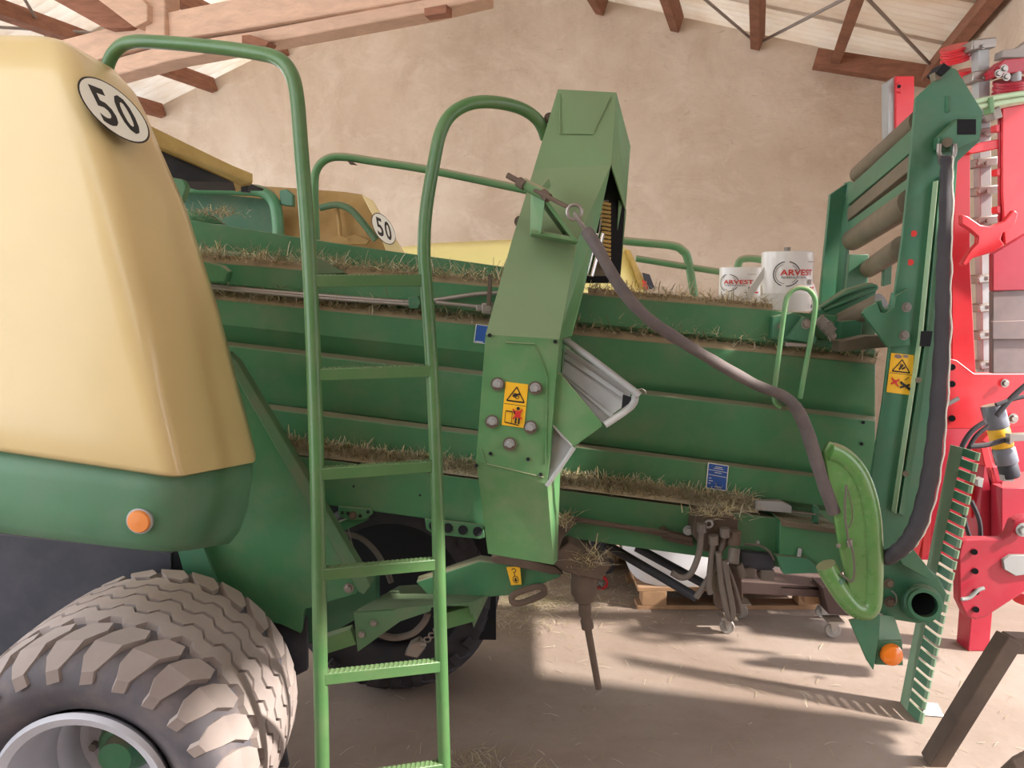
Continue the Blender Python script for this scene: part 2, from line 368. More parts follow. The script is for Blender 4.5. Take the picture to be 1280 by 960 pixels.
for px, py in ((200, 128), (263, 92), (350, 40), (455, -4)): purlin(px, py, dL, nL, RIDGE)
mb = MB(); mb.bar(RIDGE + UP * 0.0 - EN * 0.02, RIDGE - EN * 8.5, 0.12, 0.2, 'timber'); build('ridge_beam', mb, ceil, 0.004)
wp = MB(); a, b = on_gable(1018, 77), on_gable(1165, 100); wp.bar(a - EN * 0.09, b - EN * 0.09, 0.16, 0.16, 'timber'); build('wall_plate', wp, ceil, 0.004)
# thin wind-brace rods under the sheets
def on_roof(px, py, d, nn): return on_plane(px, py, RIDGE - nn * 0.06, nn)
for (p, q, d, nn) in (((868, -12), (948, 56), dR, nR), ((1075, -12), (1166, 84), dR, nR), ((952, 52), (1080, -14), dR, nR), ((20, -20), (60, 50), dL, nL), ((-20, 33), (120, 41), dL, nL)):
    build('brace_rod', MB().cyl(on_roof(*p, d, nn), on_roof(*q, d, nn), 0.014, 'rod', 10), ceil)
# heavy tie beam on the left with a post on it
tie = MB(); tie.prism(pts([(30, 62, 6.2), (204, 16, 5.9), (330, -9, 5.6), (700, -80, 5.0), (700, -38, 5.0), (515, 0, 5.3), (320, 33, 5.6), (206, 50, 5.9), (30, 100, 6.2)]), EN * 0.22, 'timber_pale')
props(build('tie_beam', tie, ceil, 0.01))
tie = MB(); tie.prism(pts([(30, 104, 6.25), (206, 56, 5.95), (320, 38, 5.65), (605, -16, 5.2), (605, -2, 5.2), (530, 16, 5.3), (337, 52, 5.65), (210, 76, 5.95), (130, 98, 6.1), (30, 125, 6.25)]), EN * 0.2, 'timber_pale')
build('lower_beam', tie, ceil, 0.01)
tie = MB(); tie.prism(pts([(530, 10, 5.25), (558, 5, 5.2), (558, 16, 5.2), (530, 20, 5.25)]), EN * 0.1, 'timber'); build('timber_block', tie, ceil, 0.004)
tie = MB(); tie.prism(pts([(302, 44, 5.6), (312, 43, 5.6), (336, 52, 5.6), (332, 58, 5.6), (302, 54, 5.6)]), EN * 0.1, 'timber'); build('timber_block', tie, ceil, 0.004)
tie = MB(); tie.prism(pts([(178, -60, 5.85), (205, -60, 5.85), (206, 47, 5.85), (182, 47, 5.85)]), EN * 0.16, 'timber_pale'); build('roof_post', tie, ceil, 0.008)
tie = MB(); tie.prism(pts([(60, -4, 5.9), (98, -14, 5.9), (180, 26, 5.9), (160, 35, 5.9), (130, 35, 5.9)]), EN * 0.14, 'timber'); build('strut', tie, ceil, 0.006)
tie = MB(); tie.prism(pts([(110, -10, 5.8), (150, -30, 5.8), (184, 6, 5.8), (184, 26, 5.8), (168, 34, 5.8)]), EN * 0.1, 'timber_pale'); build('strut', tie, ceil, 0.006)

# ------------------------------------------------------------------ the big baler
B0 = V((-0.3, 2.9, 0))
baler = empty('baler', B0, label='large green and cream yellow square baler with access ladder, filling the barn', cat='baler')
# pressing chamber: long ribs stepping in and out, each its own part.  lines are measured at two columns of the photograph
def yl(l, x): return l[0] + (l[1] - l[0]) * (x - 300) / 550.0
def rib(name, lines, mat, x0=215, x1=1094, parent=baler, m2=None):
    rows = [[at(x, yl(l, x), l[2]) for x in (x0, (x0 + x1) / 2, x1)] for l in lines]
    mb = MB(); n = len(rows)
    for e in (0, 1): 
        mb.add([rows[i][e] for i in range(n)] + [rows[i][e + 1] for i in range(n)], [[i, (i + 1) % n, (i + 1) % n + n, i + n] for i in range(n)] + ([list(range(n))] if e == 0 else [list(range(2 * n - 1, n - 1, -1))]), mat)
    return build(name, mb, parent, 0.003)
# (y at 300, y at 850, depth)
back = MB(); back.add([at(205, yl((315, 380), 205), 2.73), at(1094, yl((315, 380), 1094), 2.73), at(1094, yl((600, 676), 1094), 2.73), at(205, yl((600, 676), 205), 2.73)], [[0, 1, 2, 3]], 'green')
chamber = build('chamber_wall', back, baler, solid=-0.02)
side_sheet = plate('side_sheet', [(205, 270), (440, 307), (655, 337), (655, 372), (205, 330)], 2.78, 0.02, 'green', baler)
rib('chamber_rib', [(329, 377, 2.655), (331, 378, 2.60), (357, 416, 2.60), (364, 424, 2.655)], 'green')
rib('chamber_rib', [(374, 428, 2.655), (377, 431, 2.60), (408, 467, 2.60), (430, 493, 2.655)], 'green')
rib('chamber_rib', [(428, 492, 2.655), (434, 498, 2.61), (462, 540, 2.61), (500, 570, 2.655)], 'green')
rib('chamber_rib', [(500, 570, 2.655), (507, 575, 2.61), (540, 610, 2.61), (547, 616, 2.655)], 'green')
rib('chamber_beam', [(557, 626, 2.74), (561, 632, 2.58), (616, 692, 2.58), (614, 690, 2.80)], 'green', 330, 1010)
# closed far side and top of the chamber
ct = MB(); ct.prism([at(640, yl((300, 392), 640) + 12, 2.70), at(1092, yl((335, 392), 1092) + 12, 2.70), at(1092, yl((335, 392), 1092) + 12, 2.70) + V((0, 1.05, 0)), at(640, yl((300, 392), 640) + 12, 2.70) + V((0, 1.05, 0))], V((0, 0, -0.02)), 'green')
build('chamber_top', ct, baler)
cb = MB(); cb.prism([at(520, yl((616, 690), 520) - 6, 2.66), at(1000, yl((616, 690), 1000) - 6, 2.66), at(1000, yl((616, 690), 1000) - 6, 2.66) + V((0, 1.05, 0)), at(520, yl((616, 690), 520) - 6, 2.66) + V((0, 1.05, 0))], V((0, 0, 0.02)), 'green')
build('chamber_floor', cb, baler)
cf = MB(); cf.prism([at(620, 360, 2.7) + V((0, 1.07, -0.03)), at(1080, 424, 2.7) + V((0, 1.07, -0.03)), at(1080, 690, 2.7) + V((0, 1.07, 0.1)), at(520, 640, 2.7) + V((0, 1.07, 0.05))], V((0, 0.02, 0)), 'green'); build('far_chamber_wall', cf, baler)
# blue type plates
def blue_plate(l, Y, lines=True):
    p = Print(quad_fn(l, Y)); p.slab(0, 0, 1, 1, 'white'); p.rect(0.04, 0.03, 0.96, 0.97, 'blue')
    if lines:
        for y in (0.55, 0.74): p.line(0.06, y, 0.94, y - 0.02, 0.016, 'white')
        for y, a, b in ((0.88, 0.35, 0.7), (0.82, 0.3, 0.75), (0.66, 0.35, 0.68), (0.42, 0.1, 0.22), (0.32, 0.1, 0.3), (0.22, 0.1, 0.2), (0.12, 0.4, 0.7)): p.line(a, y, b, y, 0.02, 'white')
    else:
        p.disc(0.72, 0.12, 0.12, 0.07, 'white'); p.rect(0.1, 0.06, 0.5, 0.1, 'white')
    p.build('type_plate', baler)
blue_plate([(882, 610), (908, 614), (911, 582), (885, 578)], 2.605)
blue_plate([(592, 428), (615, 431), (617, 408), (595, 405)], 2.595, False)
for px, py in ((442, 608), (525, 619)): build('drain_hole', MB().cyl(at(px, py, 2.579), at(px, py, 2.577), 0.004, 'void', 10), baler)
for px, py in ((1079, 528), (1077, 555), (1000, 473)): build('rivet', MB().cyl(at(px, py, 2.609), at(px, py, 2.603), 0.006, 'void', 10), baler)

# thin hydraulic lines along the upper ledge
tube('hydraulic_line', [(240, 356), (380, 368), (517, 378), (545, 375), (603, 367), (650, 367)], 0.008, 'steel', baler, 2.575)
tube('hydraulic_line', [(545, 378), (602, 384)], 0.007, 'steel', baler, 2.57)
tube('hydraulic_line', [(250, 358), (380, 371), (517, 381)], 0.006, 'steel', baler, 2.57)
build('line_clamp', MB().plate([(510, 372), (522, 370), (526, 378), (522, 386), (511, 385)], 2.55, 0.04, 'green_dark'), baler, 0.002)
v = build('shut_off_valve', MB().plate([(602, 379), (620, 379), (620, 392), (602, 392)], 2.53, 0.05, 'steel').plate([(595, 381), (603, 381), (603, 389), (595, 389)], 2.54, 0.03, 'steel'), baler, 0.003)
bolt(v, 611, 386, 2.53, 0.012)
plate('valve_lever', [(610, 343), (615, 343), (614, 386), (608, 386)], 2.52, 0.008, 'rust', v)
build('sheet_gusset', MB().plate([(388, 322), (392, 320), (432, 341), (388, 343)], 2.58, 0.03, 'green_dusty'), baler)
build('bracket_tongue', MB().plate([(236, 322), (276, 332), (285, 340), (281, 353), (240, 352)], 2.5, 0.05, 'green'), baler, 0.004)

# side hood on the left: cream upper shell, green lower shell
def hood_rows(rowdef, k=7):
    rows = []
    for A, Cc, R, cut in rowdef:
        a, c, r = at(*A), at(*Cc), at(*R)
        p = c + (a - c) * cut; q = c + (r - c) * min(0.42, cut * 2.2)
        row = [a, a + (p - a) * 0.5, p]
        for i in range(1, k): t = i / k; row.append(p * (1 - t) ** 2 + c * 2 * t * (1 - t) + q * t * t)
        row += [q, q + (r - q) * 0.5, r, r + (r - q).normalized() * 0.008 + V((-0.004, 0.02, 0)), r + V((-0.03, 0.12, 0))]
        rows.append(row)
    return rows
yel = [((-260, 60, 2.35), (60, 50, 2.22), (112, 74, 2.40), 0.10), ((-260, 40, 2.16), (70, 45, 2.10), (138, 84, 2.32), 0.10), ((-260, 52, 2.08), (84, 54, 2.06), (158, 106, 2.29), 0.10), ((-260, 90, 2.04), (98, 92, 2.03), (172, 134, 2.27), 0.10),
       ((-260, 160, 2.0), (120, 160, 1.99), (192, 183, 2.25), 0.10), ((-260, 250, 1.95), (144, 252, 1.945), (224, 256, 2.23), 0.09), ((-260, 380, 1.89), (176, 390, 1.885), (266, 386, 2.20), 0.08),
       ((-260, 480, 1.85), (199, 505, 1.85), (293, 490, 2.19), 0.06), ((-260, 519, 1.84), (219, 590, 1.83), (314, 570, 2.18), 0.05), ((-260, 524, 1.845), (221, 596, 1.835), (316, 578, 2.185), 0.05), ((-260, 526, 1.87), (219, 598, 1.86), (308, 580, 2.20), 0.05)]
hood = build('upper_hood', MB().grid(hood_rows(yel), 'yellow'), baler, ang=50, solid=0.006, label='cream yellow hood with round speed sign')
grn = [((-260, 518, 1.87), (218, 590, 1.86), (312, 574, 2.19), 0.07), ((-260, 560, 1.865), (218, 620, 1.855), (311, 606, 2.19), 0.10), ((-260, 600, 1.87), (216, 655, 1.86), (306, 640, 2.20), 0.12), ((-260, 625, 1.88), (213, 682, 1.875), (296, 668, 2.22), 0.13), ((-260, 634, 1.90), (210, 692, 1.90), (286, 680, 2.24), 0.13), ((-260, 634, 2.0), (208, 690, 2.0), (280, 678, 2.28), 0.13)]
lower = build('lower_hood', MB().grid(hood_rows(grn), 'green_dusty2' if 'green_dusty2' in M else 'green'), baler, ang=50, solid=0.006)
rf = MB(); rf.lathe([(0.029, 0), (0.029, 0.006), (0.026, 0.012), (0.0, 0.014)], at(175, 651, 1.862), (0, -1, 0), 'orange_pale', 28); rf.lathe([(0.033, -0.004), (0.033, 0.004), (0.03, 0.005)], at(175, 651, 1.862), (0, -1, 0), 'galv', 28)
build('side_reflector', rf, lower, label='round orange reflector')
# speed sign on the rear face of the hood
def speed_sign(ctr, ex, ey, n, R, parent):
    f = lambda u, v, h: ctr + ex * (u * R) + ey * (v * R) + n * h
    p = Print(f); p.disc(0, 0, 1, 1, 'black', 40); p.disc(0, 0, 0.95, 0.95, 'white', 40)
    p.text('5', -0.60, -0.64, -0.07, 0.62, 'black', 0.02); p.text('0', 0.09, -0.64, 0.62, 0.62, 'black', 0.02)
    return p.build('speed_sign', parent, label='round white speed sign reading 50')
sd_ = ray(143.5, 138).normalized(); sw_ = V((0.75, 0, 0.66)); sw_ = (sw_ - sd_ * sw_.dot(sd_)).normalized(); SN = (sd_ * -0.47 + sw_ * 0.88).normalized()
sc = (at(98, 92, 2.03) + at(172, 134, 2.27) + at(120, 160, 1.99) + at(192, 183, 2.25)) / 4 + SN * 0.032
sc = on_plane(143.5, 138, sc, SN); se = (on_plane(168, 147, sc, SN) - sc).normalized(); sv = SN.cross(se).normalized(); sv = sv if sv.z > 0 else -sv
sg = speed_sign(sc, se, sv, SN, 0.101, hood)

# black mudguard skirt, green frame plate
plate('mudguard', [(-260, 640), (205, 690), (214, 692), (214, 716), (230, 724), (262, 735), (330, 790), (360, 960), (-260, 960)], 2.45, 0.02, 'dark', baler)
plate('mudguard_end', [(205, 660), (300, 690), (384, 775), (384, 838), (360, 850), (205, 960)], 2.52, 0.02, 'dark', baler)
plate('frame_bracket', [(214, 660), (246, 660), (275, 740), (232, 724)], 2.43, 0.015, 'green_dark', baler)
fp = plate('frame_plate', [(240, 640), (280, 640), (292, 455), (300, 475), (452, 730), (446, 742), (380, 762), (376, 792), (350, 780), (300, 770), (262, 735), (240, 690)], 2.48, 0.03, 'green', baler)
fe = MB(); fe.prism(pts([(283, 440), (296, 452), (464, 732), (455, 744), (448, 740), (300, 482)], 2.455), BACK * 0.05, 'green_dusty'); build('plate_flange', fe, fp, 0.003)
bolt(fp, 436, 735, 2.48, 0.012)
plate('frame_rail', [(340, 768), (470, 712), (470, 760), (400, 800), (340, 812)], 2.62, 0.08, 'green_dark', baler)
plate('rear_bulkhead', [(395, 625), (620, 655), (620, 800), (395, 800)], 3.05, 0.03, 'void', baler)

# wheels
WC = at(96, 999, 1.80); WC.z = 0.425
def wheel(center, R, width, r_rim, axis, mats, parent, n_lug=26, name='wheel'):
    """axis points to the outside"""
    ax = V(axis).normalized(); e1 = V((1, 0, 0)); e1 = (e1 - ax * e1.dot(ax)).normalized(); e2 = ax.cross(e1)
    wroot = empty(name, center - base_of(parent), parent)
    h = width / 2; Rs = R - 0.022
    prof = [(r_rim, h * 0.72), (r_rim + 0.02, h * 0.86), (r_rim + (R - r_rim) * 0.45, h * 1.02), (R * 0.86, h * 1.0), (Rs * 0.955, h * 0.9), (Rs * 0.985, h * 0.72), (Rs, h * 0.35), (Rs, -h * 0.35), (Rs * 0.985, -h * 0.72), (Rs * 0.955, -h * 0.9), (R * 0.86, -h), (r_rim + 0.02, -h * 0.86), (r_rim, -h * 0.72)]
    ctr = center
    t = MB(); t.lathe(prof, ctr, ax, mats[1], 72, True); build('tyre', t, wroot, ang=60)
    # tread: zigzag lugs wrapped on the carcass
    def surf(s, th, dh):                       # s from -1 (inner) to 1 (outer)
        a = abs(s); rr = R * (1 - 0.035 * min(a, 0.8) ** 2 / 0.64) if a < 0.8 else R * (0.965 - (a - 0.8) * 0.40)
        rr = (rr if dh else rr - 0.026 if a < 0.8 else rr - 0.03)
        x = s * h * 0.98
        return ctr + ax * x + (e1 * math.cos(th) + e2 * math.sin(th)) * rr
    tr = MB(); step = 2 * math.pi / n_lug
    def block(poly):                           # poly: outline of one block in (s, angle in steps)
        cs = sum(a for a, b in poly) / len(poly); ct = sum(b for a, b in poly) / len(poly)
        top = [surf(a, b * step, 1) for a, b in poly]; low = [surf(a + (a - cs) * 0.10, (b + (b - ct) * 0.10) * step, 0) for a, b in poly]
        n = len(poly); tr.add(top + low, [list(range(n))] + [[i, i + n, (i + 1) % n + n, (i + 1) % n] for i in range(n)], mats[0])
    for i in range(n_lug):
        for sg in (1, -1):
            o = i * 1.0 + (0.0 if sg > 0 else 0.5)
            # slanting shoulder lug whose foot turns down over the side wall
            block([(sg * a, -(o + b)) for a, b in ((0.80, -0.10), (0.66, 0.12), (0.54, 0.42), (0.52, 0.93), (0.64, 0.98), (0.72, 0.80), (0.80, 0.62))])
            block([(sg * a, -(o + b)) for a, b in ((0.80, -0.10), (0.80, 0.62), (0.92, 0.50), (1.04, 0.32), (1.06, 0.0), (0.93, -0.18))])
        # zigzag ribs round the middle
        for c_ in (0.36, 0.12, -0.12, -0.36):
            w_, am = 0.096, 0.045; z = [(0.0, -1), (0.18, 1), (0.5, 1), (0.68, -1), (1.0, -1)]
            for (t0, a0), (t1, a1) in zip(z[:-1], z[1:]):
                block([(c_ + am * a0 - w_, -(i + t0)), (c_ + am * a1 - w_, -(i + t1)), (c_ + am * a1 + w_, -(i + t1)), (c_ + am * a0 + w_, -(i + t0))])
    build('tread', tr, wroot, ang=30)
    rm = MB(); rm.lathe([(r_rim + 0.012, h * 0.86), (r_rim + 0.022, h * 0.93), (r_rim + 0.012, h * 0.97), (r_rim - 0.01, h * 0.94), (r_rim - 0.018, h * 0.84), (r_rim - 0.024, h * 0.62), (r_rim - 0.036, h * 0.58), (r_rim - 0.042, h * 0.34), (r_rim - 0.056, h * 0.30), (r_rim - 0.066, h * 0.10), (r_rim * 0.60, h * 0.06), (r_rim * 0.42, h * 0.08), (r_rim * 0.36, h * 0.02), (r_rim * 0.36, -h * 0.2)], ctr, ax, mats[2], 64, False, (False, True))
    build('rim', rm, wroot, ang=40)
    hb = MB(); hb.lathe([(0.078, -0.02), (0.078, h * 0.20), (0.066, h * 0.26), (0.050, h * 0.27), (0.046, h * 0.40), (0.0, h * 0.42)], ctr, ax, 'green', 28); build('hub', hb, wroot)
    for i in range(8):
        a = 2 * math.pi * i / 8 + 0.2; p = ctr + ax * h * 0.06 + (e1 * math.cos(a) + e2 * math.sin(a)) * r_rim * 0.52
        nb = MB(); nb.lathe([(0.013, 0), (0.013, 0.022)], p, ax, 'steel', 6); build('wheel_nut', nb, wroot)
    return wroot
# children of an Empty part keep the thing's own origin, so place the part at the origin of the thing
_e = empty
def empty(name, loc, parent=None, **k):
    return _e(name, V((0, 0, 0)) if parent is not None else loc, parent, **k)
wheel(WC + V((0, 0.31, 0)), 0.425, 0.62, 0.214, (0, -1, 0), ('rubber', 'rubber_deep', 'rim'), baler)
FW = at(498, 735, 3.25); FW.z = 0.455
wheel(FW, 0.455, 0.44, 0.236, (0, 1, 0), ('rubber_far', 'rubber_far', 'rim'), baler)
axl = MB(); axl.bar(V((WC.x, 2.3, 0.47)), V((WC.x + 0.1, 3.4, 0.47)), 0.12, 0.12, 'green_dark'); build('axle', axl, baler, 0.004)

# needle-side column: three bent plates, right flank, dark shaft
col = MB()
up_f = pts([(697, 113, 2.44), (770, 117, 2.44), (764, 205, 2.36), (722, 300, 2.27), (699, 424, 2.16), (607, 418, 2.16), (640, 300, 2.27), (667, 212, 2.36)])
col.add(up_f, [[0, 1, 2, 7], [7, 2, 3, 6], [6, 3, 4, 5]], 'green_col')
mid_f = pts([(607, 418, 2.16), (699, 424, 2.16), (684, 606, 2.16), (595, 575, 2.16)]); low_f = pts([(595, 575, 2.16), (684, 606, 2.16), (692, 706, 2.22), (610, 692, 2.22)])
col.add(mid_f + low_f, [[0, 1, 2, 3], [4, 5, 6, 7]], 'green_col')
# right flank
fl_u = pts([(770, 117, 2.44), (788, 185, 2.62), (782, 263, 2.62), (764, 205, 2.36)]); col.add(fl_u, [[0, 1, 2, 3]], 'green_col')
fl_m = pts([(764, 205, 2.36), (752, 262, 2.38), (744, 290, 2.38), (730, 362, 2.34), (715, 420, 2.34), (699, 424, 2.16), (722, 300, 2.27)]); col.add(fl_m, [list(range(7))], 'green_col')
fl_b = pts([(783, 262, 2.62), (775, 352, 2.62), (768, 352, 2.62), (774, 250, 2.58)]); col.add(fl_b, [[0, 1, 2, 3]], 'green_col')
fl_l = pts([(699, 424, 2.16), (714, 422, 2.40), (700, 600, 2.40), (697, 700, 2.40), (692, 706, 2.22), (684, 606, 2.16)]); col.add(fl_l, [list(range(6))], 'green_col')
# left flank and rear
lf = pts([(697, 113, 2.44), (667, 212, 2.36), (640, 300, 2.27), (607, 418, 2.16), (595, 575, 2.16), (610, 692, 2.22)]); lb = [p + V((0.02, 0.4 - (p.y - 2.16), 0)) for p in lf]
col.add(lf + lb, [[i, i + 1, i + 7, i + 6] for i in range(5)], 'green_col')
bk = [at(697, 113, 2.44), at(770, 117, 2.44), at(788, 185, 2.62)] ; col.add(bk + [lb[0]], [[0, 1, 2, 3]], 'green_col')
column = build('tying_column', col, baler, ang=1, fix=False, solid=0.004); column.modifiers['shell'].offset = 1
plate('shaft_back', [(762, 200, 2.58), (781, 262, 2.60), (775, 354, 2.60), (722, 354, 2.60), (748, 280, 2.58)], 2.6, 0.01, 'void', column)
bl = MB()
for i in range(16): bl.prism(pts([(753, 252 + i * 5.2, 2.50), (764, 254 + i * 5.2, 2.50), (763.5, 257.4 + i * 5.2, 2.50), (752.5, 255.4 + i * 5.2, 2.50)]), BACK * 0.05, 'yellow_dirty')
bl.prism(pts([(756, 250, 2.52), (761, 250, 2.52), (760, 345, 2.52), (742, 345, 2.52)]), BACK * 0.05, 'tan_roller')
build('bellows', bl, column)
ch = MB(); ch.cyl(at(752, 292, 2.46), at(738, 345, 2.44), 0.010, 'chrome', 16); ch.cyl(at(745, 292, 2.48), at(732, 342, 2.46), 0.007, 'chrome', 14); build('piston_rod', ch, column)
# pressed outlines on the plates
def crease(l, Y, parent, mat='green_col', r=0.0022): return tube('pressed_edge', l, r, mat, parent, Y, 1, 6)
crease([(700, 117, 2.435), (700, 167, 2.39), (741, 168, 2.39), (762, 122, 2.43)], None, column)
crease([(632, 428), (668, 430), (676, 448), (684, 472), (682, 580)], 2.158, column); crease([(600, 560), (608, 580), (680, 597)], 2.158, column)
for px, py in ((622, 480), (669, 485), (615, 527), (663, 534), (637, 555)): bolt(column, px, py, 2.153, 0.0105, 'galv'); build('washer', MB().cyl(at(px, py, 2.158), at(px, py, 2.152), 0.0195, 'rust', 20), column)
for px, py in ((613, 567), (660, 574), (595.5, 582), (676, 593), (612, 419), (694, 427)): build('bolt_hole', MB().cyl(at(px, py, 2.162), at(px, py, 2.153), 0.0055, 'void', 12), column)
bolt(column, 687, 148, 2.44, 0.012, 'rust', name='hex_bolt'); bolt(column, 650, 277, 2.34, 0.012, 'rust', name='hex_bolt')
# warning sticker with the two pictograms
p = Print(quad_fn([(627, 531), (655, 535), (660.5, 480.5), (632, 477)], 2.158)); p.slab(0, 0, 1, 1, 'signal_yellow')
p.ring(0.5, 0.5, 0.0, 0.0, 0.1, 'black')
def triangle(p, x0, y0, x1, y1, t=0.035):
    xm = (x0 + x1) / 2
    for a, b, c, d in ((x0, y0, x1, y0), (x1, y0, xm, y1), (xm, y1, x0, y0)): p.line(a, b, c, d, t, 'black')
p.line(0.02, 0.5, 0.98, 0.5, 0.012, 'black'); triangle(p, 0.12, 0.58, 0.90, 0.91)
p.ring(0.56, 0.68, 0.09, 0.045, 0.35, 'black'); p.ring(0.46, 0.72, 0.1, 0.05, 0.4, 'black'); p.line(0.36, 0.70, 0.66, 0.76, 0.04, 'black')
p.ring(0.28, 0.22, 0.001, 0.001, 0.5, 'black')
for a in ((0.12, 0.08, 0.12, 0.34), (0.12, 0.34, 0.42, 0.34), (0.42, 0.34, 0.42, 0.08), (0.12, 0.08, 0.75, 0.05)): p.line(*a, 0.025, 'black')
p.disc(0.66, 0.43, 0.075, 0.038, 'black'); p.poly([(0.55, 0.22), (0.78, 0.22), (0.80, 0.38), (0.52, 0.38)], 'redprint'); p.line(0.42, 0.40, 0.86, 0.20, 0.05, 'redprint'); p.line(0.86, 0.42, 0.46, 0.18, 0.05, 'redprint')
p.rect(0.56, 0.08, 0.64, 0.22, 'black'); p.rect(0.70, 0.08, 0.78, 0.22, 'black'); p.line(0.46, 0.36, 0.54, 0.30, 0.04, 'black')
p.build('warning_sticker', column, label='yellow warning sticker with triangle and crossed-out person')
# bracket and eye screw that carry the hose
br = MB(); br.prism(pts([(664, 236, 2.16), (682, 245, 2.12), (676, 292, 2.10), (663, 291, 2.2)]), BACK * 0.06, 'green_col'); br.prism(pts([(680, 243, 2.12), (724, 303, 2.12), (664, 292, 2.12), (663, 286, 2.12), (712, 295, 2.12), (679, 251, 2.12)]), BACK * 0.14, 'green_col')
br.prism(pts([(676, 232, 2.2), (686, 222, 2.25), (688, 232, 2.25), (682, 244, 2.2)]), BACK * 0.05, 'green_col')
bracket = build('hose_bracket', br, baler, 0.002)
eye = MB(); eye.cyl(at(634, 219, 2.14), at(666, 236.5, 2.12), 0.008, 'rust', 10); eye.cyl(at(664, 235.5, 2.12), at(712, 260, 2.06), 0.006, 'rust', 10); eye.cyl(at(678, 241, 2.115), at(686, 248, 2.10), 0.013, 'rust', 8); eye.cyl(at(648, 227, 2.13), at(656, 232, 2.12), 0.014, 'rust', 8)
build('eye_screw', eye, bracket); eye = MB(); rg = at(718, 265, 2.06); eye.tube([rg + V((math.cos(a) * 0.019, 0, math.sin(a) * 0.019)) for a in [i * math.pi / 12 for i in range(24)]], 0.005, 'steel', 8, True)
build('eye_ring', eye, bracket); build('bushing', MB().cyl(at(653, 229, 2.13), at(682, 244, 2.12), 0.0155, 'green_col', 16), bracket)
snap = MB(); snap.tube(smooth(pts([(719, 266), (724, 274), (734, 288), (733, 292), (722, 276), (718, 268)], 2.055), 4, True), 0.0035, 'steel', 8, True); build('snap_link', snap, bracket)
# galvanised guards on the column's right
g = MB(); g.plate([(702, 430, 2.30), (790, 490, 2.22), (782, 506, 2.22), (752, 528, 2.20), (701, 466, 2.28)], 2.2, 0.006, 'galv'); upper_guard = build('upper_guard', g, baler, 0.001, label='folded galvanised guard')
gm = MB(); gm.tube(smooth(pts([(699, 428, 2.27), (712, 429, 2.24), (792, 489, 2.16), (794, 494, 2.16), (789, 508, 2.16), (756, 531, 2.15)]), 3), 0.011, 'galv', 10); build('guard_rim', gm, upper_guard)
gm = MB(); gm.prism(pts([(706, 440, 2.285), (780, 492, 2.21), (777, 496, 2.21), (703, 446, 2.285)]), V((0, -0.008, 0)), 'galv'); gm.prism(pts([(704, 466, 2.27), (766, 518, 2.20), (762, 521, 2.20), (703, 470, 2.27)]), V((0, -0.006, 0)), 'galv'); build('guard_fold', gm, upper_guard)
plate('guard_slot', [(698, 434, 2.24), (704, 436, 2.24), (702, 466, 2.24), (697, 462, 2.24)], 2.24, 0.006, 'void', upper_guard); plate('guard_slot', [(779, 493, 2.19), (790, 497, 2.19), (787, 506, 2.19), (777, 511, 2.19)], 2.19, 0.006, 'void', upper_guard)
tube('wire_ring', [(795, 489), (802, 486), (807, 490), (806, 493)], 0.002, 'steel', upper_guard, 2.17)
plate('guard_panel', [(695, 466, 2.18), (701, 467, 2.18), (752, 528, 2.16), (753, 533, 2.16), (716, 560, 2.17), (690, 529, 2.18)], 2.18, 0.006, 'green_col', baler)
g = MB(); g.plate([(692, 531, 2.20), (716, 560, 2.18), (684, 606, 2.18)], 2.2, 0.006, 'galv'); lower_guard = build('lower_guard', g, baler, 0.001, label='small triangular galvanised guard')
gm = MB(); gm.tube(pts([(717, 559, 2.165), (700, 584, 2.165), (683, 607, 2.165)]), 0.008, 'galv', 8); gm.tube(pts([(691, 532, 2.18), (715, 558, 2.17)]), 0.004, 'galv', 8); build('guard_rim', gm, lower_guard)

# ladder with rounded handrails
ladder = empty('ladder', B0, baler)
tube('ladder_rail', [(404, 1010, 1.93), (400, 800, 1.95), (396.5, 600, 1.97), (388, 350, 2.03), (376, 180, 2.10), (371, 120, 2.12), (364, 92, 2.14), (350, 75, 2.16), (325, 67, 2.2), (260, 58, 2.28), (185, 52, 2.38), (158, 54, 2.42), (144, 64, 2.44), (136, 78, 2.45), (131, 100, 2.46)], 0.0195, 'green2', ladder, k=5, n=16)
tube('ladder_rail', [(557, 1010, 2.08), (551, 800, 2.09), (547, 640, 2.10), (541, 480, 2.13), (533, 360, 2.16), (530, 310, 2.17), (533, 260, 2.19), (543, 200, 2.22), (551, 165, 2.24), (565, 142, 2.26), (590, 129, 2.29), (620, 128, 2.33), (650, 135, 2.38), (669, 147, 2.42), (678, 160, 2.44), (682, 172, 2.46)], 0.0185, 'green2', ladder, k=5, n=16)
for (x0, y0, x1, y1, Y0, Y1) in ((390, 351.5, 529, 350.5, 2.03, 2.165), (395, 468, 537, 463.5, 2.00, 2.13), (398, 592, 541, 582, 1.97, 2.11), (400, 717, 545, 704, 1.955, 2.095), (404, 847, 549, 831, 1.945, 2.085), (406, 980, 553, 958, 1.935, 2.08)):
    rg_ = MB(); a, b = at(x0, y0, Y0), at(x1, y1, Y1); rg_.bar(a, b, 0.03, 0.031, 'green2'); d = (b - a)
    for i in range(24): rg_.box(a + d * (i + 0.5) / 24 + V((0, 0, 0.0155)), d * 0.012, V((0, 0.014, 0)), V((0, 0, 0.0018)), 'green2')
    build('rung', rg_, ladder, 0.002)
# second handrail on the far side of the walkway
tube('walkway_rail', [(395, 300), (393, 235), (396, 212), (408, 199), (428, 196), (470, 202), (540, 213), (660, 238)], 0.0155, 'green_col', baler, 2.95, 5, 14)
plate('rail_clip', [(434, 201), (442, 203), (446, 206), (437, 205)], 2.93, 0.02, 'rust', baler)
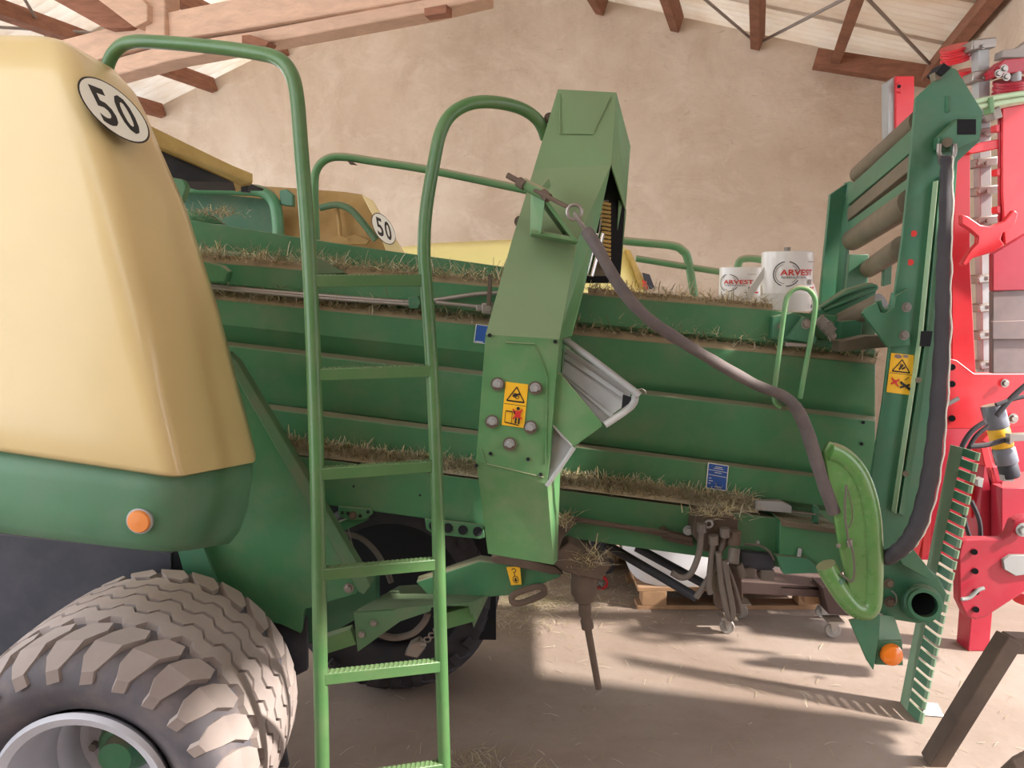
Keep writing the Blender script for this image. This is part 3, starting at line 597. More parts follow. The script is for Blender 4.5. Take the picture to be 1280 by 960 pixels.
# far side of the machine
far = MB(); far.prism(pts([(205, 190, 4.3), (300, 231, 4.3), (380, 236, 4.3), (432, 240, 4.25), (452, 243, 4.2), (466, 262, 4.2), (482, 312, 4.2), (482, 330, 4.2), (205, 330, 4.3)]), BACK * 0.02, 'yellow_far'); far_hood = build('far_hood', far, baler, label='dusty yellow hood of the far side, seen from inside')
far2 = MB(); far2.prism(pts([(452, 243, 4.05), (465, 250, 4.05), (506, 318, 4.05), (484, 318, 4.05), (466, 270, 4.05)]), BACK * 0.04, 'yellow'); fr = build('hood_rim', far2, far_hood, 0.004)
fd = ray(479.5, 286).normalized(); fw = V((0.86, 0, 0.50)); fw = (fw - fd * fw.dot(fd)).normalized(); FN = (fd * -0.52 + fw * 0.85).normalized()
fc = at(479.5, 286, 3.99); fe_ = (on_plane(488, 290, fc, FN) - fc).normalized(); fv = FN.cross(fe_).normalized(); fv = fv if fv.z > 0 else -fv
speed_sign(fc, fe_, fv, FN, 0.088, far_hood)
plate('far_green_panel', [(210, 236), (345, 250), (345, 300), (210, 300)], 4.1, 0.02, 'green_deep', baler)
tube('far_frame', [(200, 234), (300, 237), (328, 240), (342, 252), (347, 275), (348, 300)], 0.03, 'green', baler, 4.0, 5, 12)
tube('far_frame', [(400, 260), (420, 256), (438, 262), (455, 280), (470, 300)], 0.018, 'green_dusty', baler, 4.1, 4, 10)
plate('hinge_block', [(349, 238), (358, 236), (366, 243), (366, 258), (350, 256)], 4.0, 0.05, 'green_dark', baler, 0.005)
for l in ([(412, 297), (424, 294), (440, 299), (440, 306), (412, 304)], [(434, 296), (444, 293), (462, 300), (458, 306), (436, 305)]): plate('far_bracket', l, 4.1, 0.03, 'yellow_far', baler)
tube('far_rib', [(421, 258), (424, 280), (426, 300)], 0.012, 'yellow_far', baler, 4.15, 3, 8)
# tilted roof lid of the knotter bay
lid = MB(); t0 = pts([(178, 152, 2.75), (290, 207, 3.1), (316, 217, 3.15), (316, 229, 3.15), (302, 232, 3.15), (184, 178, 2.75)]); lid.prism(t0, V((-0.10, 0.22, 0.0)), 'yellow_dirty'); lid_o = build('knotter_lid', lid, baler, 0.004, label='dusty yellow lid')
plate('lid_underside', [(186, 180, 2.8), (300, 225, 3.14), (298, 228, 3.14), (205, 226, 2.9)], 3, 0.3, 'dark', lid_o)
plate('lid_strut', [(301, 228), (310, 228), (310, 240), (301, 240)], 3.2, 0.03, 'dark', lid_o)
plate('knotter_cheek', [(200, 219), (228, 224), (233, 233), (228, 250), (215, 258), (200, 240)], 2.85, 0.04, 'green', baler, 0.004)
plate('knotter_cheek', [(215, 256), (262, 268), (280, 280), (220, 280)], 2.83, 0.03, 'green', baler, 0.004)

# railings of the far platform
tube('platform_rail', [(770, 300), (800, 303), (840, 307), (853, 313), (860, 325), (868, 372)], 0.020, 'green_col', baler, 3.72, 5, 12)
tube('platform_rail', [(795, 323), (850, 332), (915, 342), (950, 347)], 0.016, 'green_col', baler, 3.72, 3, 10)
tube('platform_rail', [(922, 335), (926, 325), (940, 323), (960, 326)], 0.018, 'green_col', baler, 3.72, 4, 10)
# ------------------------------------------------------------------ rear of the baler: folded-up roller chute
CH = empty('bale_chute', B0, baler, label='folded-up roller chute at the rear')
GD_ = 'green_dark'
near = MB()
near.prism(pts([(1145, 122), (1187, 83), (1196, 87), (1229, 140), (1225, 176), (1197, 202), (1190, 300), (1178, 425), (1160, 560), (1142, 660), (1132, 690), (1084, 702), (1082, 650), (1090, 590), (1104, 500), (1112, 432), (1118, 370), (1128, 300), (1136, 220)], 2.36), BACK * 0.012, GD_)
near_o = build('near_side_plate', near, CH, 0.002)
# rolled edge that divides the plate from its flange, its sunlit line painted pale
e = MB(); e.prism(pts([(1172, 226), (1173.4, 225), (1154, 420), (1120.5, 642), (1119, 642), (1152.5, 420)], 2.335), BACK * 0.03, 'green_pale'); build('flange_edge_highlight', e, near_o, 0.002)
e = MB(); e.prism(pts([(1176, 222, 2.337), (1197, 202, 2.40), (1190, 300, 2.40), (1178, 425, 2.40), (1160, 560, 2.40), (1142, 650, 2.40), (1124, 642, 2.337), (1158, 420, 2.337)]), BACK * 0.01, GD_); build('side_flange', e, near_o)
e = MB(); e.prism(pts([(1173, 186), (1173, 172), (1198, 148), (1228, 145), (1225, 174), (1198, 187), (1180, 190)], 2.325), BACK * 0.03, GD_); hk = build('pivot_plate', e, near_o, 0.003)
build('pivot_pin', MB().cyl(at(1184, 178, 2.33), at(1184, 178, 2.305), 0.014, 'tan_roller', 18), hk)
plate('square_hole', [(1197, 149), (1220, 149), (1220, 168), (1197, 168)], 2.323, 0.004, 'void', hk, 0)
plate('square_hole', [(1152, 414), (1166, 414), (1163, 433), (1150, 433)], 2.332, 0.004, 'void', near_o, 0)
plate('tube_end', [(1171, 90), (1180, 78), (1189, 85), (1178, 95)], 2.34, 0.06, 'void', near_o)
plate('lug', [(1168, 90), (1176, 92), (1178, 98), (1170, 101)], 2.35, 0.03, 'tan_roller', near_o)
tube('pressed_rib', [(1184, 120), (1184, 140)], 0.006, GD_, near_o, 2.36, 1, 8)
for px, py in ((1142, 292), (1138, 328)): build('red_dot', MB().cyl(at(px, py, 2.36), at(px, py, 2.357), 0.0095, 'redprint', 18), near_o, label='round red sticker')
e = MB(); e.prism(pts([(1078, 392), (1082, 386), (1096, 378), (1101, 391), (1110, 391), (1117, 384), (1120, 370), (1136, 360), (1138, 432), (1110, 434)], 2.345), BACK * 0.014, GD_); gus = build('hook_plate', e, near_o, 0.002)
tube('hook_rim', [(1097, 376), (1100, 386), (1107, 390), (1115, 384), (1119, 366)], 0.012, 'green_dark', gus, 2.37, 4, 10)
for px, py in ((1133, 384), (1130, 419)): bolt(gus, px, py, 2.345, 0.0105)
for px, py in ((1148, 475), (1132, 592)): build('spot_weld', MB().cyl(at(px, py, 2.336), at(px, py, 2.328), 0.009, 'tan_roller', 16), near_o)
p = Print(quad_fn([(1108, 490), (1138, 494), (1142.5, 444), (1114, 441)], 2.358)); p.slab(0, 0, 1, 1, 'signal_yellow'); p.line(0.02, 0.5, 0.98, 0.5, 0.012, 'black'); triangle(p, 0.12, 0.55, 0.88, 0.86)
p.line(0.4, 0.60, 0.56, 0.74, 0.06, 'black'); p.line(0.52, 0.62, 0.66, 0.68, 0.05, 'black'); p.line(0.44, 0.62, 0.46, 0.76, 0.04, 'black'); p.disc(0.3, 0.93, 0.16, 0.05, 'greybox'); p.disc(0.62, 0.95, 0.12, 0.035, 'greybox')
p.line(0.12, 0.22, 0.46, 0.36, 0.05, 'redprint'); p.line(0.12, 0.38, 0.44, 0.18, 0.05, 'redprint'); p.disc(0.28, 0.29, 0.09, 0.045, 'redprint'); p.line(0.5, 0.30, 0.94, 0.14, 0.07, 'black'); p.line(0.5, 0.16, 0.9, 0.26, 0.05, 'black'); p.line(0.66, 0.36, 0.84, 0.44, 0.02, 'black')
p.build('warning_sticker', near_o, label='worn yellow warning sticker with crushing pictogram')
farp = MB(); farp.prism(pts([(1024, 385, 3.2), (1038, 243, 3.2), (1063, 226, 3.2), (1061, 300, 3.2), (1050, 385, 3.2)]), BACK * 0.02, GD_); fpl = build('far_side_plate', farp, CH, 0.002)
e = MB(); e.prism(pts([(1063, 226, 3.18), (1069, 229, 3.12), (1062, 300, 3.12), (1060, 385, 3.12), (1050, 385, 3.12), (1058, 300, 3.12)]), BACK * 0.06, GD_); build('far_flange', e, fpl, 0.002)
plate('inner_web', [(1062, 318), (1086, 318), (1084, 385), (1056, 385)], 3.0, 0.02, GD_, CH); plate('inner_web', [(1106, 320), (1116, 316), (1114, 355), (1104, 358)], 2.8, 0.02, GD_, CH)
def roller(a, b, r, mat='tan_roller', name='roller'):
    return build(name, MB().cyl(at(*a), at(*b), r, mat, 24), CH)
roller((1074, 218, 3.15), (1152, 150, 2.40), 0.036); roller((1066, 300, 3.12), (1140, 252, 2.40), 0.042); roller((1086, 336, 3.0), (1128, 308, 2.45), 0.034)
rl = MB(); rl.bar(at(1064, 268, 3.12), at(1142, 204, 2.42), 0.03, 0.05, 'tan_roller'); build('cross_bar', rl, CH, 0.003)
rl = MB(); rl.bar(at(1064, 246, 3.12), at(1145, 176, 2.40), 0.03, 0.07, GD_); build('cross_bar', rl, CH, 0.003)
rl = MB(); rl.bar(at(1064, 286, 3.12), at(1142, 232, 2.42), 0.03, 0.05, GD_); build('cross_bar', rl, CH, 0.003)
# hinge area between chamber and chute
hb = MB(); hb.prism(pts([(1012, 396), (1030, 382), (1060, 362), (1090, 353), (1098, 357), (1094, 376), (1060, 396), (1048, 440), (1040, 436), (1010, 425)], 2.62), BACK * 0.05, GD_); hinge = build('hinge_arm', hb, baler, 0.006)
tube('pressed_rib', [(1026, 385), (1050, 371), (1075, 361), (1093, 357), (1094, 362), (1076, 369), (1050, 380), (1030, 388)], 0.006, GD_, hinge, 2.618, 4, 10)
build('hinge_tube', MB().cyl(at(1052, 402, 2.62), at(1102, 378, 2.5), 0.032, 'tan_roller', 20), hinge)
plate('hinge_block', [(1052, 402), (1078, 399), (1076, 424), (1050, 426)], 2.55, 0.06, GD_, hinge); plate('hinge_strip', [(1050, 427), (1082, 420), (1112, 420), (1112, 434), (1080, 437), (1048, 440)], 2.5, 0.06, 'tan_roller', hinge)
hp = MB(); hp.prism(pts([(966, 396), (992, 391), (1012, 398), (1018, 412), (1022, 424), (1040, 428), (1046, 436), (964, 424)], 2.57), BACK * 0.03, GD_); hbk = build('hinge_bracket', hp, baler, 0.003)
hp = MB(); hp.prism(pts([(984, 424), (1006, 396), (1022, 424), (1018, 430)], 2.53), BACK * 0.03, GD_); build('hinge_rib', hp, hbk, 0.002)
bolt(hbk, 1007.5, 405, 2.53, 0.0115); bolt(hbk, 976, 408, 2.57, 0.008); bolt(hbk, 1036, 407, 2.52, 0.0115)
sp = MB(); a, b = at(1022, 398, 2.52), at(1040, 416, 2.50); dd = (b - a); o1 = dd.normalized().orthogonal(); o2 = dd.normalized().cross(o1)
sp.tube([a + dd * (i / 96) + (o1 * math.cos(i * 0.72) + o2 * math.sin(i * 0.72)) * 0.017 for i in range(97)], 0.0032, 'steel', 6); build('tension_spring', sp, hbk); bolt(hbk, 1040, 420, 2.5, 0.010)
plate('slide_strip', [(982, 428), (1010, 430), (1010, 434), (982, 433)], 2.52, 0.02, 'steel', hbk)
# thin wire handle bent from rod
tube('rod_handle', [(1003, 400), (1003, 480), (998, 500), (990, 507), (976, 509), (969, 503), (968, 490), (972, 455), (981, 385), (986, 368), (997, 360), (1010, 362), (1018, 372), (1019, 385), (1014, 420), (1004, 475), (1000, 498)][4:], 0.0072, 'green_col', baler, 2.24, 5, 10)
# hoses in sleeves
HOSE = [(733, 288, 2.05), (748, 312, 2.03), (766, 344, 2.03), (785, 372, 2.03), (810, 398, 2.05), (838, 418, 2.07), (870, 438, 2.10), (905, 459, 2.14), (945, 481, 2.18), (975, 493, 2.21), (992, 506, 2.22), (1006, 532, 2.23), (1018, 568, 2.23), (1030, 606, 2.24), (1043, 640, 2.25)]
hp_ = smooth(pts(HOSE), 6); rr = [0.0160 + 0.0005 * math.sin(i * 1.3) + 0.0006 * math.sin(i * 0.47) + (0.004 if i > 60 else 0) for i in range(len(hp_))]
build('hydraulic_hose', MB().tube(hp_, rr, 'hose', 14), baler, ang=80, label='long brown-grey sleeved hose looping down from the column')
S2 = [(1182, 196, 2.28), (1182, 230, 2.27), (1180, 300, 2.26), (1178, 360, 2.25), (1177, 420, 2.24), (1173, 490, 2.23), (1168, 550, 2.22), (1161, 600, 2.21), (1150, 645, 2.20), (1138, 672, 2.20), (1124, 688, 2.22), (1108, 698, 2.26)]
sp_ = smooth(pts(S2), 6); rr = [0.017 + 0.012 * min(1, i / 40) + 0.0015 * math.sin(i * 1.7) for i in range(len(sp_))]
sl_ = build('cable_sleeve', MB().tube(sp_, rr, 'sleeve', 14, flatten=0.8), baler, ang=80, label='dark fabric cable sleeve with pale seam on the chute')
sm_ = [p + V((rr[i] * 0.88, -rr[i] * 0.35, 0)) + V((0.0015 * math.sin(i * 0.9), 0, 0)) for i, p in enumerate(sp_)]
build('sleeve_seam', MB().tube(sm_, 0.0032, 'white', 6), sl_)
shk = MB(); shk.tube(smooth(pts([(1174, 180), (1174, 192), (1180, 199), (1188, 199), (1193, 191), (1193, 180)], 2.31), 4), 0.007, 'steel', 10); shk.prism(pts([(1178, 194), (1188, 194), (1187, 204), (1180, 204)], 2.30), BACK * 0.03, 'steel'); build('shackle', shk, CH)
# glossy green tube hoop with sheet infill
hoop = tube('fender_hoop', [(1032, 706), (1040, 722), (1056, 746), (1070, 760), (1082, 763), (1089, 755), (1091, 735), (1091, 690), (1089, 650), (1082, 615), (1070, 588), (1052, 570), (1036, 564)], 0.030, 'green_bright', baler, 2.25, 6, 18, label='glossy green bent tube guard')
e = MB(); e.prism(pts([(1029, 566), (1038, 552), (1056, 562), (1078, 592), (1090, 640), (1092, 700), (1088, 750), (1080, 764), (1062, 742), (1053, 700), (1046, 660), (1036, 610)], 2.235), BACK * 0.02, 'green_bright'); build('fender_sheet', e, hoop, 0.006)
build('tube_collar', MB().cyl(at(1042, 722, 2.25), at(1045, 728, 2.25), 0.0295, 'green_dark', 20), hoop)
tube('fender_wire', [(1058, 606), (1056, 640), (1060, 672), (1066, 690), (1068, 715), (1064, 727), (1050, 716)], 0.0035, 'pipe', hoop, 2.222, 5, 8); tube('fender_wire', [(1060, 612), (1066, 645), (1060, 660)], 0.002, 'pipe', hoop, 2.222, 3, 6)
plate('wire_clip', [(1059, 676), (1066, 674), (1066, 684), (1060, 685)], 2.22, 0.01, 'steel', hoop); bolt(hoop, 1048, 682, 2.23, 0.005)
# rear lamp bracket
lb_ = plate('lamp_bracket', [(1062, 776), (1100, 768), (1098, 800), (1092, 838), (1084, 826)], 2.30, 0.012, GD_, baler)
e = MB(); e.prism(pts([(1097, 801), (1128, 801), (1129, 832), (1094, 831)], 2.32), BACK * 0.01, GD_); e.prism(pts([(1100, 768, 2.31), (1118, 770, 2.40), (1128, 801, 2.40), (1098, 801, 2.31)]), V((0, 0.006, -0.004)), GD_); build('lamp_box', e, lb_, 0.002)
lm = MB(); lm.lathe([(0.035, 0), (0.035, 0.012), (0.031, 0.02), (0.018, 0.026), (0, 0.028)], at(1113, 817, 2.319), (0, -1, 0), 'orange', 28); build('rear_lamp', lm, lb_, label='round orange marker lamp')
# pivot arm with open pipe end
arm = plate('chute_arm', [(1098, 690), (1118, 688), (1140, 694), (1172, 720), (1184, 742), (1178, 766), (1150, 780), (1118, 775), (1098, 766)], 2.42, 0.03, GD_, baler, 0.004)
plate('arm_web', [(1120, 690), (1140, 684), (1170, 722), (1160, 724), (1128, 706)], 2.36, 0.04, GD_, arm)
tb = MB(); q0 = at(1150, 752, 2.44); q1 = at(1157, 757, 2.30); dq = (q1 - q0).normalized(); tb.lathe([(0.062, 0), (0.062, 0.05), (0.056, 0.055), (0.056, 0.085), (0.048, 0.09), (0.048, 0.135), (0.038, 0.136), (0.038, 0.05)], q0, dq, GD_, 32); po = build('pipe_end', tb, arm)
build('pipe_bore', MB().cyl(q0 + dq * 0.045, q0 + dq * 0.052, 0.038, 'void', 24), po)
bolt(arm, 1111, 729, 2.41, 0.012, 'tan_roller'); bolt(arm, 1112, 752, 2.41, 0.013, 'rust')
tube('safety_clip', [(1114, 738), (1120, 744), (1120, 754), (1112, 756)], 0.0025, 'steel', arm, 2.40, 4, 6)
for px, py in ((1098, 660), (1103, 690)): pass

# ------------------------------------------------------------------ underside of the chamber
sb = MB(); sb.prism(pts([(975, 650, 2.54), (1055, 664, 2.54), (1060, 706, 2.54), (1050, 722, 2.54), (985, 702, 2.54), (974, 694, 2.54)]), BACK * 0.25, 'green'); sbo = build('tail_box', sb, baler, 0.004)
plate('tail_lip', [(976, 650), (1050, 662), (1050, 668), (978, 658)], 2.53, 0.02, 'tan_roller', sbo); plate('tag', [(998, 685), (1003, 686), (1001, 699), (996, 697)], 2.53, 0.004, 'galv', sbo); plate('tail_gusset', [(970, 695), (1010, 698), (1030, 716), (980, 718)], 2.52, 0.03, GD_, sbo)
gs = MB(); gs.prism(pts([(944, 626), (978, 627), (990, 633), (990, 642), (982, 641), (944, 638)], 2.57), BACK * 0.03, 'galv'); build('guide_strip', gs, baler, 0.003); build('guide_pin', MB().cyl(at(990, 640, 2.57), at(1020, 643, 2.56), 0.004, 'steel', 8), baler)
plate('guide_plate', [(1018, 632), (1024, 634), (1023, 656), (1017, 654)], 2.56, 0.02, GD_, baler)
tube('lock_bar', [(701, 660), (712, 650), (730, 651), (800, 662), (832, 668), (865, 674)], 0.0095, 'rust', baler, 2.55, 3, 10)
tube('lock_bar', [(768, 657), (800, 661), (835, 666)], 0.0075, 'rust', baler, 2.54, 2, 8)
rb = MB(); rb.prism(pts([(826, 663), (832, 660), (838, 666), (866, 672), (868, 684), (840, 678), (828, 674)], 2.55), BACK * 0.05, 'rust'); build('rusty_lever', rb, baler, 0.003); rb = MB(); rb.prism(pts([(700, 655), (714, 646), (720, 654), (704, 672), (698, 690), (694, 690), (694, 668)], 2.5), BACK * 0.05, 'rust'); build('rusty_lever', rb, baler, 0.003)
ub = MB(); ub.prism(pts([(694, 690, 2.5), (712, 678, 2.5), (750, 700, 2.5), (764, 706, 2.5), (752, 726, 2.5), (706, 716, 2.5), (692, 706, 2.5)]), BACK * 0.12, 'rust'); jack = build('jack_mount', ub, baler, 0.006)
jk = MB(); top = at(729, 712, 2.56); bt = at(731, 762, 2.56); ax_ = (bt - top); L = ax_.length
jk.lathe([(0.042, 0), (0.048, 0.02), (0.044, 0.04), (0.046, 0.05), (0.046, 0.085), (0.036, 0.1), (0.036, 0.11), (0.022, 0.12), (0.022, L + 0.02)], top, ax_, 'rust', 20); build('jack_gearbox', jk, jack)
jk = MB(); a, b = at(730, 758, 2.56), at(748, 860, 2.60); dd = b - a; jk.lathe([(0.018, 0), (0.018, 0.05), (0.022, 0.055), (0.022, 0.085), (0.013, 0.09), (0.012, dd.length), (0.010, dd.length)], a, dd, 'rust', 14); build('jack_spindle', jk, jack)
# straw caught above the jack
ab = MB(); ab.prism(pts([(706, 676, 2.6), (740, 690, 2.6), (742, 702, 2.6), (706, 702, 2.6)]), BACK * 0.2, GD_); build('cross_member', ab, baler, 0.003)
build('support_strut', MB().cyl(at(757, 680, 2.75), at(871, 747, 2.62), 0.0165, 'dark', 14), baler); build('support_strut', MB().cyl(at(795, 684, 2.85), at(880, 730, 2.75), 0.0165, 'dark', 14), baler)
# drawbar arm
da = MB(); da.prism(pts([(520, 728, 2.6), (600, 701, 2.6), (692, 714, 2.55), (702, 720, 2.55), (660, 738, 2.55), (640, 743, 2.55), (612, 746, 2.6), (540, 750, 2.6)]), BACK * 0.06, 'green'); draw = build('tow_arm', da, baler, 0.004)
e = MB(); e.prism(pts([(614, 697), (624, 694), (694, 708), (704, 718), (690, 718), (616, 703)], 2.53), BACK * 0.04, 'rust'); build('rusty_flange', e, draw, 0.003)
tl = MB(); lp = smooth(pts([(644, 742), (672, 733), (680, 737), (677, 744), (650, 754), (640, 751)], 2.53), 4, True); tl.tube(lp, 0.0115, 'rust', 10, True); build('tow_eye', tl, draw, label='rusty oblong towing eye')
p = Print(quad_fn([(639, 731.5), (652, 730.5), (650, 708), (633, 709)], 2.545)); p.slab(0, 0, 1, 1, 'signal_yellow')
p.ring(0.5, 0.80, 0.17, 0.13, 0.35, 'black', -120, 170); p.line(0.5, 0.66, 0.5, 0.5, 0.07, 'black'); p.ring(0.52, 0.30, 0.26, 0.2, 0.18, 'black'); p.line(0.52, 0.40, 0.52, 0.28, 0.12, 'black'); p.poly([(0.36, 0.30), (0.68, 0.30), (0.52, 0.16)], 'black')
p.build('hook_sticker', draw, label='yellow sticker with hook symbol')
# step bracket beneath the ladder side
st = MB(); st.prism([at(443, 764, 2.42), at(499, 732, 2.75), at(590, 727, 2.75), at(612, 742, 2.6), at(588, 753, 2.45), at(540, 757, 2.42)], V((0, 0, -0.006)), 'green_dusty'); stp = build('step_plate', st, baler, 0.001)
e = MB(); e.prism(pts([(442, 765, 2.42), (540, 757, 2.42), (538, 764, 2.42), (500, 777, 2.42), (447, 815, 2.42)]), BACK * 0.006, 'green_dusty'); build('step_lip', e, stp, 0.001)
e = MB(); e.prism(pts([(540, 757, 2.42), (588, 753, 2.45), (612, 742, 2.6), (592, 785, 2.5), (586, 758, 2.45)]), BACK * 0.006, 'green_dusty'); build('step_lip', e, stp, 0.001)
bolt(stp, 467, 779, 2.415, 0.008); bolt(stp, 452, 793, 2.415, 0.008)
e = MB(); e.bar(at(402, 806, 2.44), at(443, 793, 2.44), 0.04, 0.056, 'green2'); build('step_bar', e, baler, 0.002); e = MB(); e.bar(at(545, 777, 2.5), at(592, 764, 2.5), 0.04, 0.056, 'green2'); build('step_bar', e, baler, 0.002)
tube('brake_hose', [(430, 668), (450, 672), (470, 690), (484, 715), (489, 728)], 0.011, 'pipe', baler, 2.75, 4, 8); tube('brake_hose', [(465, 788), (490, 797), (515, 792), (530, 778), (535, 766)], 0.012, 'pipe', baler, 2.5, 4, 8)
tube('loose_wire', [(435, 658), (440, 680), (448, 702), (452, 710)], 0.003, 'pipe', baler, 2.7, 3, 6)
e = MB(); e.plate([(505, 820), (512, 806), (524, 800), (532, 810), (522, 824)], 2.6, 0.04, 'steel'); build('chain_shackle', e, baler, 0.006)
for i in range(4): 
    c_ = at(528 + i * 6, 806 - i * 6, 2.6); e = MB(); e.tube([c_ + V((math.cos(t) * 0.012, 0.004 * (i % 2), math.sin(t) * 0.009)) for t in [k * math.pi / 6 for k in range(12)]], 0.003, 'steel', 6, True); build('chain_link', e, baler)
hl = plate('perforated_bracket', [(423, 633), (464, 636), (466, 642), (456, 650), (436, 650), (423, 645)], 2.57, 0.008, 'green', baler)
for px, py in ((428, 641), (435, 642), (450, 645), (460, 640)): build('hole', MB().cyl(at(px, py, 2.569), at(px, py, 2.565), 0.006, 'void', 12), hl)
bolt(hl, 441, 644, 2.57, 0.010, 'rust')
plate('brace', [(405, 660), (448, 644), (460, 650), (420, 668), (405, 672)], 2.6, 0.03, 'green', baler)
hl = plate('hole_strip', [(531, 648), (604, 656), (606, 672), (600, 674), (542, 668), (533, 662)], 2.56, 0.008, 'green', baler)
for px, py in ((542, 657), (560, 660), (578.5, 662.5), (597, 664.5)): build('hole', MB().cyl(at(px, py, 2.559), at(px, py, 2.554), 0.0165, 'void', 20), hl)
# hydraulic valve block with its hanging hoses
vb = MB(); vb.prism(pts([(869, 642), (908, 640), (924, 650), (922, 668), (905, 690), (880, 690), (866, 668)], 2.50), BACK * 0.1, 'rust'); vbo = build('valve_block', vb, baler, 0.006)
hz = [[(877, 657), (874, 690), (864, 716), (852, 722), (840, 716)], [(892, 672), (889, 700), (886, 730), (888, 742)], [(906, 664), (900, 690), (886, 722), (870, 747)], [(898, 690), (902, 730), (909, 766), (913, 773), (916, 764), (910, 730), (905, 700)], [(908, 706), (918, 732), (926, 764), (918, 768), (910, 766)]]
for i, l in enumerate(hz):
    o = tube('coupling_hose', l, 0.0105 if i not in (4,) else 0.007, 'pipe', vbo, 2.46 + 0.012 * (i % 3), 5, 10)
for px, py in ((877, 656), (892, 671), (906, 662)): build('hose_fitting', MB().cyl(at(px, py - 2, 2.46), at(px, py + 9, 2.46), 0.0165, 'pipe', 14), vbo)
rg_ = at(886, 655, 2.47); build('fitting_ring', MB().tube([rg_ + V((math.cos(t) * 0.012, 0, math.sin(t) * 0.012)) for t in [k * math.pi / 8 for k in range(16)]], 0.004, 'galv', 6, True), vbo)
build('hose_coupler', MB().cyl(at(918, 664, 2.48), at(917, 680, 2.48), 0.022, 'rust', 16), vbo); build('hose_coupler', MB().cyl(at(918, 686, 2.47), at(916, 704, 2.45), 0.019, 'pipe', 16), vbo); build('hose_coupler', MB().cyl(at(922, 705, 2.5), at(928, 720, 2.5), 0.016, 'pipe', 16), vbo)
build('filter_cup', MB().cyl(at(893, 715, 2.55), at(893, 736, 2.55), 0.024, 'tan_roller', 18), vbo)
plate('mount_leg', [(915, 690), (926, 690), (928, 765), (916, 765)], 2.62, 0.05, 'board', vbo); plate('mount_leg', [(893, 735), (902, 735), (902, 762), (896, 760)], 2.58, 0.04, 'rust', vbo)
vz = MB(); vz.prism(pts([(926, 690), (966, 694), (970, 708), (960, 716), (928, 708)], 2.55), BACK * 0.1, 'dark'); vo = build('solenoid_block', vz, baler, 0.004)
for l in ([(931, 710), (944, 711), (944, 724), (931, 723)], [(951, 713), (969, 714), (968, 727), (951, 726)]): plate('solenoid', l, 2.54, 0.05, 'pipe', vo, 0.004)
tube('solenoid_wire', [(930, 680), (950, 682), (962, 690), (968, 700)], 0.004, 'pipe', vo, 2.54, 4, 6); bolt(vo, 860, 663, 2.54, 0.012, 'galv'); bolt(vo, 947, 678, 2.55, 0.005, 'galv')

# ------------------------------------------------------------------ twine spools on the chamber
def spool(px, py_top, py_bot, half, Y, label, tilt=0.0, turn=0.0):
    base = at(px, py_bot, Y); r = half * Y / F * 1.0; H = (py_bot - py_top) * Y / F / 1.0
    root = empty('twine_spool', base, label=label, cat='twine spool', group='white twine spools on the chamber')
    s = MB(); s.lathe([(0.02, 0), (r * 0.97, 0), (r, 0.012), (r, H - 0.012), (r * 0.96, H), (0.028, H), (0.028, H * 0.5)], base, (tilt, 0, 1), 'twine', 48); build('winding', s, root, ang=50)
    s = MB(); s.lathe([(r + 0.0015, H * 0.30), (r + 0.0015, H * 0.985)], base, (tilt, 0, 1), 'wrap', 48); build('wrapper', s, root, ang=50, solid=0.001)
    def fn(u, v, h):
        a = -math.pi / 2 + (u - 0.5) * 2.6 - turn; rr_ = r + 0.003 + h; return base + V((math.cos(a) * rr_, math.sin(a) * rr_, H * v)) + V((tilt, 0, 0)) * H * v
    p = Print(fn)
    for a0, a1 in ((100, 250), (270, 330), (20, 80)): p.ring(0.37, 0.62, 0.20, 0.21, 0.07, 'black', a0, a1)
    p.ring(0.37, 0.62, 0.165, 0.17, 0.06, 'rod', 110, 260); p.ring(0.37, 0.62, 0.165, 0.17, 0.06, 'rod', 300, 60 + 360)
    p.text('ARVEST', 0.28, 0.595, 0.81, 0.695, 'redprint', 0.02); p.text('INTERNATIONAL', 0.30, 0.545, 0.68, 0.58, 'black')
    p.rect(0.72, 0.44, 0.80, 0.53, 'rod'); p.text('1-500', 0.82, 0.44, 0.90, 0.48, 'redprint'); p.rect(0.70, 0.82, 0.86, 0.83, 'rod'); p.rect(0.66, 0.385, 0.80, 0.40, 'black'); p.rect(0.82, 0.375, 0.92, 0.41, 'redprint')
    p.rect(0.02, 0.285, 0.98, 0.289, 'rod'); p.disc(0.83, 0.08, 0.03, 0.035, 'black')
    p.build('spool_print', root)
    return root
s1 = spool(981, 316, 388, 30, 3.0, 'taller white twine spool with red and black lettering, nearest the chute')
s2 = spool(925, 335, 385, 26, 3.36, 'shorter white twine spool half hidden behind the taller one', turn=0.55)
# loose twine hanging between the two and behind the chute side
tw = MB(); tw.prism(pts([(958, 330), (962, 336), (940, 372), (934, 382), (924, 380), (936, 362)], 2.98), BACK * 0.004, 'twine'); build('twine_tail', tw, s1)
tw = MB(); tw.prism(pts([(1010, 345), (1018, 356), (1023, 372), (1020, 388), (1011, 388)], 2.96), BACK * 0.004, 'wrap'); build('loose_wrap', tw, s1)
build('spool_core', MB().cyl(at(984, 318, 3.0), at(984, 309, 3.0), 0.012, 'rod', 12), s1)

